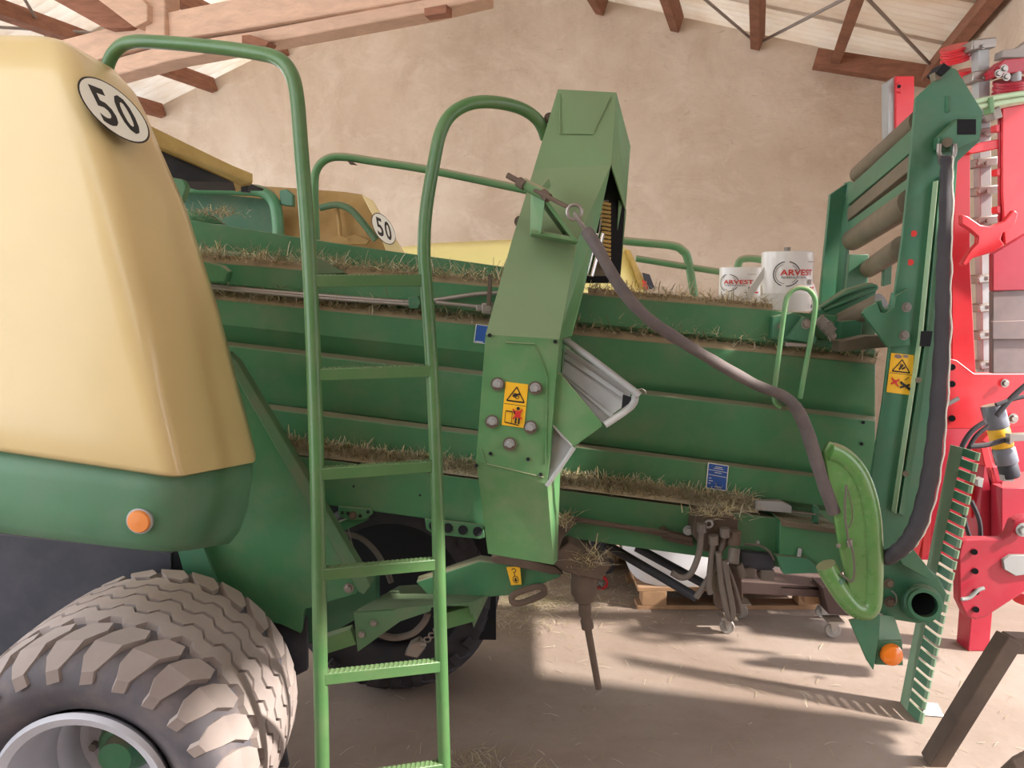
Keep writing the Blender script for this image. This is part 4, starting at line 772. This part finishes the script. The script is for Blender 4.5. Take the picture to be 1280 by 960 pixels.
# ------------------------------------------------------------------ second machine beyond
hood2 = empty('machine_hood', at(650, 330, 5.3), label='pale yellow hood of another machine standing behind the baler', cat='machine')
hd = MB(); rows = []
outl = [(470, 322), (500, 309), (540, 304), (600, 301), (650, 299), (710, 299), (760, 302), (783, 310), (797, 332), (806, 362), (812, 420)]
for k in range(7):
    t = k / 6; rows.append([at(px + 0, py + (420 - py) * t ** 1.4 if py < 420 else py + t * 30, 5.3 - 0.28 * math.sin(t * math.pi / 2)) for px, py in outl])
build('hood_shell', hd.grid(rows, 'pale_yellow'), hood2, ang=60, solid=0.01)
plate('hood_edge', [(785, 312), (788, 313), (806, 352), (808, 362), (800, 362)], 5.1, 0.3, 'yellow_dirty', hood2); plate('tail_light', [(804, 350), (808, 352), (810, 362), (806, 362)], 5.0, 0.05, 'redprint', hood2); plate('rubber_edge', [(804, 341), (812, 343), (819, 361), (810, 362)], 5.05, 0.05, 'dark', hood2)
st_ = MB(); st_.bar(V((0.2, 5.5, 0)), V((0.2, 5.5, 1.4)), 0.2, 0.2, 'dark'); build('hood_stand', st_, hood2)

# ------------------------------------------------------------------ red implement on the right
R0 = V((2.2, 3.7, 0))
imp = empty('red_implement', R0, label='tall red folded implement with chain shaft beside the chute', cat='farm machine')
imp_parts = [
 ('frame_post', [(1196, 186), (1213, 188), (1213, 330), (1220, 466), (1190, 466), (1190, 330)], 3.50, 0.10, 'red'),
 ('frame_arm', [(1204, 188), (1226, 178), (1262, 171), (1262, 183), (1214, 192)], 3.46, 0.06, 'red'),
 ('main_panel', [(1253, 135), (1300, 126), (1300, 330), (1256, 305), (1253, 240)], 3.44, 0.015, 'red'),
 ('panel_side', [(1249, 140), (1253, 135), (1256, 305), (1249, 300)], 3.455, 0.015, 'red_deep'),
 ('joint_plate', [(1178, 452), (1186, 448), (1196, 450), (1218, 467), (1300, 467), (1300, 532), (1240, 536), (1176, 536)], 3.42, 0.05, 'red'),
 ('tall_profile', [(1120, 95), (1143, 95), (1143, 182), (1120, 205)], 4.6, 0.1, 'red'),
 ('lower_frame', [(1150, 560), (1180, 526), (1300, 522), (1300, 700), (1190, 700), (1150, 700)], 3.72, 0.05, 'red_deep'),
 ('lower_block', [(1252, 610), (1300, 610), (1300, 705), (1252, 690)], 3.36, 0.08, 'red_deep'),
 ('block_top', [(1252, 610, 3.36), (1258, 590, 3.6), (1300, 590, 3.6), (1300, 610, 3.36)], 3.4, 0.01, 'red'),
 ('diagonal_arm', [(1222, 556), (1238, 540), (1250, 606), (1254, 662), (1246, 650)], 3.52, 0.06, 'red'),
 ('diagonal_arm', [(1206, 640), (1222, 634), (1254, 656), (1254, 672), (1236, 672), (1212, 660)], 3.55, 0.06, 'red'),
 ('diagonal_arm', [(1226, 560), (1234, 552), (1250, 612), (1240, 624)], 3.45, 0.04, 'red'),
 ('rear_post', [(1150, 560), (1158, 560), (1160, 650), (1146, 705), (1140, 700), (1146, 640)], 3.6, 0.06, 'red'),
 ('rear_post', [(1160, 600), (1168, 600), (1162, 690), (1152, 700)], 3.6, 0.05, 'red'),
 ('bearing_cap', [(1212, 605), (1228, 600), (1236, 640), (1214, 648)], 3.5, 0.05, 'red'),
]
for n, l, Y, th, m in imp_parts: plate(n, l, Y, th, m, imp, 0.004)
plate('pale_edge', [(1110, 102), (1120, 95), (1120, 205), (1111, 215)], 4.62, 0.08, 'galv', imp)
tab = plate('tab', [(1121, 106), (1126, 102), (1127, 116), (1121, 114)], 4.58, 0.02, 'red', imp); build('hole', MB().cyl(at(1124, 108, 4.58), at(1124, 108, 4.57), 0.01, 'void', 10), tab)
xp = plate('cross_plate', [(1202, 268), (1210, 270), (1226, 281), (1239, 283), (1256, 276), (1268, 262), (1273, 266), (1270, 279), (1262, 285), (1254, 291), (1251, 299), (1256, 306), (1243, 315), (1216, 323), (1207, 333), (1202, 330), (1214, 312), (1222, 304), (1223, 296), (1213, 287), (1202, 280)], 3.38, 0.03, 'red', imp, 0.005)
bx = MB(); bx.plate([(1241, 317), (1300, 282), (1300, 362), (1241, 364)], 3.30, 0.03, 'red_deep'); bxo = build('box_lid', bx, imp, 0.004)
plate('box_body', [(1241, 364), (1300, 360), (1300, 467), (1241, 467)], 3.31, 0.03, 'greybox', imp, 0.004); plate('box_seam', [(1241, 402), (1300, 400), (1300, 424), (1241, 424)], 3.295, 0.02, 'greybox', bxo)
# square shaft with clamps
sh = MB(); sh.bar(at(1225, 52, 3.62), at(1232, 470, 3.62), 0.052, 0.052, 'galv', V((0, 1, 0))); shaft = build('square_shaft', sh, imp, 0.003)
for px, py, k in ((1223, 58, 1.25), (1224, 97, 1.25), (1226, 150, 1.0), (1226, 167, 1.0), (1227, 204, 1.1), (1228, 239, 1.1), (1228, 276, 1.1), (1229, 348, 1.1), (1230, 384, 1.1), (1230, 418, 1.1), (1231, 455, 1.1)):
    cl = MB(); c_ = at(px, py, 3.62); cl.box(c_, V((0.043 * k, 0, 0.006)), V((0, 0.045, 0)), V((0, 0, 0.018 * k)), 'steel'); co = build('shaft_clamp', cl, imp, 0.006)
    bolt(co, px + 6, py, 3.57, 0.008); bolt(co, px - 5, py + 1, 3.57, 0.006)
def pulley(px, py, rx, Y, tiltx, mat='red'):
    m = MB(); c_ = at(px, py, Y); r = rx * Y / F; m.lathe([(0.02, -0.03), (r, -0.03), (r, -0.016), (r * 0.92, -0.012), (r * 0.92, -0.004), (r, 0), (r, 0.01), (r * 0.92, 0.012), (r * 0.92, 0.02), (r, 0.024), (r, 0.034), (0.02, 0.034)], c_, V((tiltx, -0.35, 1)), mat, 32); return build('pulley', m, imp)
pulley(1195, 68, 17, 3.7, -0.35); pulley(1207, 97, 10, 3.75, -0.3); pulley(1264, 110, 20, 3.55, -0.2, 'red_deep'); pulley(1220, 135, 12, 3.7, -0.3, 'red_deep')
e = MB(); e.plate([(1241, 88), (1256, 74), (1300, 70), (1300, 86), (1260, 92), (1244, 96)], 3.5, 0.08, 'red_deep'); build('top_plate', e, imp, 0.004); e = MB(); e.plate([(1254, 62), (1272, 60), (1300, 40), (1300, 72), (1252, 72)], 3.55, 0.06, 'rod'); build('top_arm', e, imp, 0.004)
for px, py in ((1248, 92), (1255, 86), (1258, 96)): bolt(imp, px, py, 3.48, 0.012)
build('spindle', MB().cyl(at(1270, 88, 3.52), at(1270, 112, 3.52), 0.02, 'galv', 14), imp)
tube('green_pipe', [(1214, 128), (1250, 121), (1300, 114)], 0.013, 'green_pale' if 'green_pale' in M else 'green_col', imp, 3.4, 2, 10); tube('green_pipe', [(1218, 134), (1250, 129), (1300, 121)], 0.013, 'green_pale' if 'green_pale' in M else 'green_col', imp, 3.4, 2, 10)
e = MB(); e.plate([(1236, 122), (1242, 120), (1244, 140), (1238, 142)], 3.38, 0.05, 'green_col'); build('pipe_clamp', e, imp, 0.004); e = MB(); e.plate([(1240, 138), (1250, 132), (1254, 146), (1244, 150)], 3.42, 0.06, 'rod'); build('pipe_bracket', e, imp, 0.004)
for px, py in ((1251, 215), (1251, 262), (1250, 160)): plate('panel_tab', [(px - 5, py - 4), (px, py - 5), (px, py + 5), (px - 5, py + 4)], 3.45, 0.04, 'red', imp)
for px, py in ((1190, 459), (1190, 480), (1190, 523)): build('hole', MB().cyl(at(px, py, 3.42), at(px, py, 3.408), 0.0145, 'void', 16), imp)
bolt(imp, 1256, 479, 3.41, 0.013); bolt(imp, 1266, 523, 3.41, 0.016)
build('locking_pin', MB().cyl(at(1179, 508, 3.38), at(1198, 498, 3.38), 0.010, 'galv', 10), imp)
# gas accumulator with yellow band
ac = MB(); a, b = at(1240, 506, 3.30), at(1262, 592, 3.26); d = b - a; L = d.length
for t0, t1, r, m in ((0, 0.34, 0.047, 'rod2'), (0.34, 0.62, 0.044, 'signal_yellow'), (0.62, 0.86, 0.046, 'rod2'), (0.86, 1.06, 0.040, 'dark')): 
    ac.lathe([(r * 0.9, L * t0), (r, L * t0 + 0.006), (r, L * t1 - 0.006), (r * 0.9, L * t1)], a, d, m if m in M else 'hoseg', 28)
aco = build('accumulator', ac, imp, ang=50, label='grey and yellow gas accumulator'); plate('accumulator_foot', [(1254, 594), (1268, 594), (1268, 602), (1255, 602)], 3.24, 0.03, 'galv', aco)
for l, r in (([(1300, 535), (1280, 545), (1256, 550), (1234, 556), (1212, 558)], 0.012), ([(1230, 528), (1214, 540), (1202, 560), (1200, 580)], 0.011), ([(1236, 532), (1220, 545), (1210, 562)], 0.009), ([(1214, 626), (1224, 650), (1226, 675)], 0.010), ([(1204, 640), (1210, 665), (1216, 676)], 0.009), ([(1300, 470), (1284, 480), (1262, 500), (1246, 520)], 0.012), ([(1300, 492), (1270, 498), (1245, 506)], 0.010)):
    tube('hydraulic_hose', l, r, 'sleeve', imp, 3.22, 4, 8)
plate('hose_bracket', [(1262, 543), (1300, 541), (1300, 550), (1268, 552), (1262, 556)], 3.18, 0.03, 'steel', imp)
plate('pale_fitting', [(1222, 600), (1230, 598), (1228, 610), (1222, 608)], 3.4, 0.04, 'galv', imp); plate('pale_plate', [(1234, 618), (1244, 616), (1246, 640), (1236, 640)], 3.6, 0.03, 'galv', imp)
fpx = [(1198, 694), (1202, 677), (1210, 674), (1254, 674), (1262, 668), (1268, 652), (1280, 646), (1300, 644), (1300, 728), (1232, 772), (1220, 775), (1208, 771), (1199, 752)]
fo = plate('coupling_plate', fpx, 3.10, 0.05, 'red_deep', imp, 0.008)
for px, py in ((1218, 690), (1219, 714), (1220, 740), (1220, 762)): build('hole', MB().cyl(at(px, py, 3.10), at(px, py, 3.088), 0.0125, 'void', 16), fo)
build('locking_pin', MB().tube(smooth(pts([(1202, 749), (1212, 747), (1222, 738), (1230, 735)], 3.06), 3), 0.008, 'galv', 8), fo)
plate('worn_patch', [(1254, 700), (1264, 694), (1300, 694), (1300, 716), (1270, 720), (1256, 712)], 3.085, 0.02, 'galv', fo); bolt(fo, 1278, 662, 3.09, 0.02, 'galv')
rl_ = MB(); rl_.lathe([(0.02, 0), (0.06, 0), (0.066, 0.015), (0.066, 0.04), (0.06, 0.05), (0.02, 0.05)], at(1285, 752, 3.3), (0, 0, 1), 'red', 24); build('roller_foot', rl_, imp)
# the implement stands on legs outside and below the view
lg = MB(); lg.bar(V((2.22, 3.5, 0)), V((2.22, 3.5, 0.9)), 0.1, 0.1, 'red_deep'); build('stand_leg', lg, imp, 0.004)

# added red panel, ribs and beam, unseen at right, to shade the near floor
shd = MB(); shd.prism([V((2.30, 1.55, 0.72)), V((2.30, 2.62, 0.72)), V((2.30, 2.62, 2.75)), V((2.30, 1.55, 2.75))], V((0.04, 0, 0)), 'red_deep'); shdo = build('shade_panel', shd, imp, 0.004)
for y in (1.58, 1.92, 2.26, 2.59): shd = MB(); shd.bar(V((2.38, y, 0.70)), V((2.38, y, 2.8)), 0.08, 0.08, 'red'); build('shade_panel_rib', shd, shdo, 0.004)
shd = MB(); shd.bar(V((2.44, 1.5, 0.9)), V((2.44, 2.62, 0.9)), 0.1, 0.1, 'red'); build('shade_panel_beam', shd, imp, 0.004)

# green slotted bar leaning in front of the implement
BB = on_floor(1130, 884)
sbar = empty('slotted_bar', V((BB.x, BB.y, 0)), label='green slotted angle bar standing on the floor beside the chute lamp', cat='metal bar')
ST, SB = at(1204, 560, 3.06), on_floor(1134, 889)
fm = MB(); fm.prism([at(1189, 556, 3.06), ST, SB, on_floor(1126, 878)], BACK * 0.006, 'green_dusty_highlight'); build('bar_flange', fm, sbar, 0.001)
NT = 25
for k in range(NT):
    t0 = k / NT; t1 = t0 + (0.73 / NT if k < NT - 1 else 1 / NT)
    a, b = ST + (SB - ST) * t0, ST + (SB - ST) * t1; u1, u2, u3 = V((0.002, -0.05, 0)), V((0.004, -0.08, 0)), V((0.010, -0.092, 0))
    tm = MB()
    for p_, q_, m_ in ((V((0, 0, 0)), u1, 'green_dark'), (u1, u2, 'green_dark'), (u2, u3, 'green_dusty_highlight')): tm.prism([a + p_, a + q_, b + q_, b + p_], V((0.006, 0, 0)), m_)  # pale end strip paints the highlight on each tooth tip
    build('tooth', tm, sbar)

# ------------------------------------------------------------------ things on the floor
# rusty bent tube stand at lower right
fa = on_floor(1166, 952); fb = on_floor(1300, 985)
std = empty('tube_stand', fa, label='bent rusty brown square tube stand in the lower right corner', cat='stand')
sm1 = MB(); sm1.tube([fa + V((0, 0, 0.0)), at(1215, 872, 2.52), at(1262, 797, 2.56)], 0.045, 'rust', 4); build('slanted_tube', sm1, std, 0.004, ang=30)
sm1 = MB(); sm1.tube([at(1258, 803, 2.56), at(1340, 806, 2.6)], 0.042, 'rust', 4); build('top_tube', sm1, std, 0.004, ang=30)
sm1 = MB(); sm1.tube([on_floor(1245, 985), at(1276, 958, 2.28), at(1330, 930, 2.35)], 0.035, 'rust', 8); build('foot_tube', sm1, std, 0.004)
# scrap of white paper
pp0 = on_floor(1160, 888); pa = MB(); pa.prism([on_floor(1154, 894, 0.004), on_floor(1180, 896, 0.004), on_floor(1172, 880, 0.012), on_floor(1156, 878, 0.03)], V((0, 0, 0.0015)), 'bag'); props(build('paper_scrap', pa, loc=pp0), 'small white paper scrap on the floor at the foot of the slotted bar', 'paper')
# pallet with white sack
def floor_Y(py): return on_floor(640, py).y
PB = on_floor(910, 762)
pal = empty('pallet', PB, label='wooden pallet on the floor beneath the chamber carrying a white sack', cat='pallet')
y0 = PB.y; xl, xr = at(797, 750, y0).x, at(1030, 750, y0).x
for j in range(3):
    m = MB(); m.box(V(((xl + xr) / 2, y0 + 0.05 + j * 0.36, 0.011)), V(((xr - xl) / 2, 0, 0)), V((0, 0.05, 0)), V((0, 0, 0.011)), 'pallet'); build('bottom_board', m, pal, 0.002)
    for x in (xl + 0.09, (xl + xr) / 2, xr - 0.07): m = MB(); m.box(V((x, y0 + 0.05 + j * 0.36, 0.062)), V((0.065, 0, 0)), V((0, 0.05, 0)), V((0, 0, 0.04)), 'pallet'); build('pallet_block', m, pal, 0.003)
for j in range(7): m = MB(); m.box(V(((xl + xr) / 2, y0 + 0.05 + j * 0.12, 0.113)), V(((xr - xl) / 2, 0, 0)), V((0, 0.05, 0)), V((0, 0, 0.011)), 'pallet'); build('deck_board', m, pal, 0.002)
def sack(name, cx, cy, z0, hx, hy, h, mat, seed, label, cat):
    rnd = random.Random(seed); rows = []; ph = [rnd.uniform(0, 6) for _ in range(4)]
    for i in range(15):
        t = i / 14; k = (1.0 - 0.03 * (1 - t) ** 6 - 0.5 * max(0, t - 0.86) * 4) * (1 + 0.05 * math.sin(math.pi * t)); row = []
        for j in range(40):
            a = 2 * math.pi * j / 40; c, s = math.cos(a), math.sin(a); q = (abs(c) ** 5 + abs(s) ** 5) ** (-1 / 5)
            wv = 1 + 0.03 * math.sin(3 * a + ph[0] + t * 4) + 0.02 * math.sin(7 * a + ph[1] - t * 6)
            row.append(V((cx + c * q * hx * k * wv, cy + s * q * hy * k * wv, z0 + h * t + (0.02 * math.sin(2 * a + ph[2]) if i > 11 else 0))))
        row.append(row[0].copy()); rows.append(row)
    m = MB(); m.grid(rows, mat); m.add(rows[-1][:-1], [list(range(40))], mat); m.add(rows[0][:-1], [list(range(39, -1, -1))], mat)
    return props(build(name, m, loc=V((cx, cy, z0)), ang=70), label, cat)
xm = (at(798, 720, y0).x + at(1000, 720, y0).x) / 2
sack('white_sack', xm, y0 + 0.40, 0.124, (at(1000, 720, y0).x - at(798, 720, y0).x) / 2 * 1.06, 0.39, 0.5, 'bag', 3, 'bulky white sack standing on the wooden pallet under the chamber', 'sack')
by = floor_Y(733); sack('beige_sack', at(786, 700, by + 0.3).x - 0.46, by + 0.52, 0.0, 0.38, 0.34, 0.5, 'bag_tan', 5, 'beige bulk sack slumped on the floor left of the white sack', 'sack')
# low trolley with castors
ty = 3.62
tro = empty('trolley', V((at(970, 780, ty).x, ty, 0)), label='low brown timber trolley on small grey castors beneath the chamber', cat='trolley')
def P3(px, py, Y): return at(px, py, Y)
m = MB(); m.plate([(905, 726), (1048, 734), (1048, 748), (905, 741)], 3.66, 0.05, 'board'); build('front_beam', m, tro, 0.003)
m = MB(); m.plate([(1028, 735), (1060, 737), (1062, 770), (1036, 768)], 3.60, 0.14, 'board'); build('corner_post', m, tro, 0.003)
m = MB(); m.plate([(898, 726), (918, 727), (920, 766), (902, 764)], 3.60, 0.12, 'board'); build('corner_post', m, tro, 0.003)
m = MB(); a = P3(905, 727, 3.66); b = P3(1048, 735, 3.66); m.prism([a, b, b + V((0, 0.22, 0)), a + V((0, 0.22, 0))], V((0, 0, -0.02)), 'board'); build('deck', m, tro, 0.003)
m = MB(); m.plate([(1006, 743), (1032, 745), (1032, 756), (1006, 755)], 3.7, 0.06, 'pallet'); build('packing_block', m, tro, 0.003)
def castor(px, py, Y, r):
    root = _e('castor', V((0, 0, 0)), tro); c_ = at(px, py, Y); c_.z = r
    wv = MB(); wv.lathe([(r * 0.5, -0.010), (r * 0.9, -0.012), (r, -0.007), (r, 0.007), (r * 0.9, 0.012), (r * 0.5, 0.010)], c_, (0.15, 1, 0), 'rod', 24); build('castor_tyre', wv, root)
    wv = MB(); wv.lathe([(0, -0.013), (r * 0.5, -0.011), (r * 0.5, 0.011), (0, 0.013)], c_, (0.15, 1, 0), 'galv', 20); build('castor_hub', wv, root)
    for s_ in (-1, 1): wv = MB(); wv.prism([c_ + V((-0.008, s_ * 0.018, -0.008)), c_ + V((0.008, s_ * 0.018, -0.008)), c_ + V((0.022, s_ * 0.018, r + 0.012)), c_ + V((-0.022, s_ * 0.018, r + 0.012))], V((0, 0.003, 0)), 'steel'); build('castor_fork', wv, root)
    wv = MB(); wv.box(c_ + V((0, 0, r + 0.016)), V((0.04, 0, 0)), V((0, 0.04, 0)), V((0, 0, 0.004)), 'steel'); build('castor_plate', wv, root)
castor(909, 778, 3.64, 0.036); castor(1041, 783, 3.60, 0.038); castor(1028, 764, 3.82, 0.036); castor(926, 764, 3.82, 0.036)
# small wheeled cart seen in the gap beside the jack
cart = empty('wheeled_cart', on_floor(752, 736), label='small black wheeled cart with red wheel seen beside the rusty jack', cat='cart'); cy_ = on_floor(752, 733).y
plate('cart_body', [(738, 672), (758, 676), (756, 706), (742, 724), (738, 700)], cy_ + 0.03, 0.05, 'dark', cart, 0.004)
def cart_wheel(px, py, r, mat, Y):
    c_ = at(px, py, Y); m = MB(); m.lathe([(r * 0.7, -0.012), (r, -0.012), (r, 0.012), (r * 0.7, 0.012)], c_, (0.1, 1, 0), mat, 24, True); o = build('cart_wheel', m, cart)
    for i in range(5): a = i * 2 * math.pi / 5; sp2 = MB(); sp2.cyl(c_, c_ + V((math.cos(a), 0, math.sin(a))) * r * 0.75, 0.004, 'galv' if mat != 'rubber_far' else 'rod', 6); build('spoke', sp2, o)
    h2 = MB(); h2.cyl(c_ + V((0, -0.016, 0)), c_ + V((0, 0.016, 0)), r * 0.25, 'galv', 12); build('hub', h2, o)
cart_wheel(758, 707, 0.046, 'rubber_far', cy_); cart_wheel(751, 728, 0.042, 'red', cy_ - 0.03)

# ------------------------------------------------------------------ hay and straw (nobody could count it)
MS = STRAW + [STRAW[0], STRAW[3]]
def ledge(la, lb, d0, d1, x0, x1, sag=0.0):
    def f(r):
        x = r.uniform(x0, x1); q = r.random(); l = (la[0] + (lb[0] - la[0]) * q, la[1] + (lb[1] - la[1]) * q); Y = r.uniform(d0, d1); return at(x, yl(l, x), Y) + V((0, -0.004, abs(r.gauss(0, 0.011)) + sag))
    return f
def ledge_heap(name, l0, l1, d0, d1, x0, x1, seed, n=90, mat=1):
    """matted hay lying along a ledge: a lumpy strip under the loose stalks"""
    rnd = random.Random(seed); m = MB(); rows = []
    for i in range(n + 1):
        x = x0 + (x1 - x0) * i / n; h = 0.4 + 0.6 * rnd.random(); a = at(x, yl(l0, x), d1); b = at(x, yl(l1, x), d0)
        rows.append([b, b + (a - b) * 0.15 + V((0, -0.004, 0.012 * h)), b + (a - b) * 0.6 + V((0, -0.006 * h, 0.014 * h)), a + V((0, 0, 0.006 * h))])
    return m.grid(rows, STRAW[mat])
def hay(name, l0, l1, d0, d1, x0, x1, n, label, seed, ln=0.05, fl=0.45, mat=1, mats=None):
    m = ledge_heap(name, l0, l1, d0, d1, x0, x1, seed, mat=mat)
    o = strands(name, ledge(l0, l1, d0 - 0.012, d1, x0, x1), n, ln, 0.0013, mats or MS, label, 'hay', 'hay caught on the chamber ledges', fl, seed)
    h = build('hay_mat', m, o, fix=False); return o
hay('hay', (322, 371), (331, 379), 2.60, 2.70, 240, 640, 1500, 'dry hay along the top chamber ledge left of the column', 1, 0.06)
hay('hay', (322, 371), (331, 379), 2.60, 2.70, 735, 965, 900, 'dry hay along the top chamber edge right of the column', 2, 0.045)
hay('hay', (363, 416), (378, 431), 2.60, 2.69, 255, 615, 1700, 'dry hay along the second chamber ledge left of the column', 3, 0.045)
hay('hay', (363, 416), (378, 431), 2.60, 2.69, 715, 1095, 1700, 'dry hay along the second chamber ledge right of the column', 4, 0.045)
hay('hay', (544, 613), (559, 629), 2.59, 2.595, 330, 600, 3200, 'matted hay packed in the lower chamber gap left of the column', 5, 0.030, 0.6, 3, [STRAW[0], STRAW[3], STRAW[3], STRAW[2]])
hay('hay', (544, 613), (559, 629), 2.59, 2.595, 700, 948, 3200, 'matted hay packed in the lower chamber gap right of the column', 6, 0.030, 0.6, 3, [STRAW[0], STRAW[3], STRAW[3], STRAW[2]])
clump = at(268, 268, 2.8); strands('hay_clump', lambda r: clump + V((r.gauss(0.0, 0.045), r.gauss(0, 0.015), r.gauss(0, 0.008))) , 160, 0.035, 0.0015, MS, 'small hay clump on the upper side sheet below the lid', 'hay', None, 0.5, 9)
jc = at(745, 700, 2.5); strands('hay_tuft', lambda r: jc + V((r.gauss(-0.02, 0.032), r.gauss(0, 0.03), r.gauss(0, 0.014))), 160, 0.06, 0.0012, MS, 'tuft of hay caught above the rusty jack', 'hay', None, 0.5, 10)
jv = at(897, 643, 2.5); strands('hay_tuft', lambda r: jv + V((r.gauss(0, 0.05), r.gauss(0, 0.03), abs(r.gauss(0, 0.008)))), 260, 0.05, 0.0012, MS, 'tuft of hay lying on the valve block with hanging hoses', 'hay', None, 0.4, 11)
jl = at(705, 652, 2.48); strands('hay_tuft', lambda r: jl + V((r.gauss(0, 0.015), r.gauss(0, 0.02), r.gauss(0, 0.012))), 90, 0.05, 0.0012, MS, 'wisp of hay beside the foot of the column', 'hay', None, 0.5, 12)
# loose straw on the floor: denser patches under the chamber, stray stalks elsewhere
def floor_spots(r):
    if r.random() < 0.82:
        c = r.choice([(0.0, 4.05, 0.35), (0.35, 4.2, 0.4), (-0.15, 3.75, 0.18), (0.7, 4.35, 0.4), (0.1, 4.0, 0.12), (-0.2, 4.4, 0.3)]); return V((r.gauss(c[0], c[2]), r.gauss(c[1], c[2] * 0.5), 0.003 + abs(r.gauss(0, 0.006))))
    if r.random() < 0.35:
        c = r.choice([(-0.22, 2.55, 0.06), (0.05, 2.5, 0.07), (-0.1, 2.62, 0.05), (0.25, 2.45, 0.06)]); return V((r.gauss(c[0], c[2]), r.gauss(c[1], c[2]), 0.003 + abs(r.gauss(0, 0.005))))
    return V((r.uniform(-0.9, 2.4), r.uniform(2.2, 5.0), 0.003))
strands('floor_straw', floor_spots, 6000, 0.05, 0.0011, [STRAW[1], STRAW[1], STRAW[2], STRAW[3]], 'loose straw and hay scattered over the dusty floor under the baler', 'straw', None, 0.12, 21)
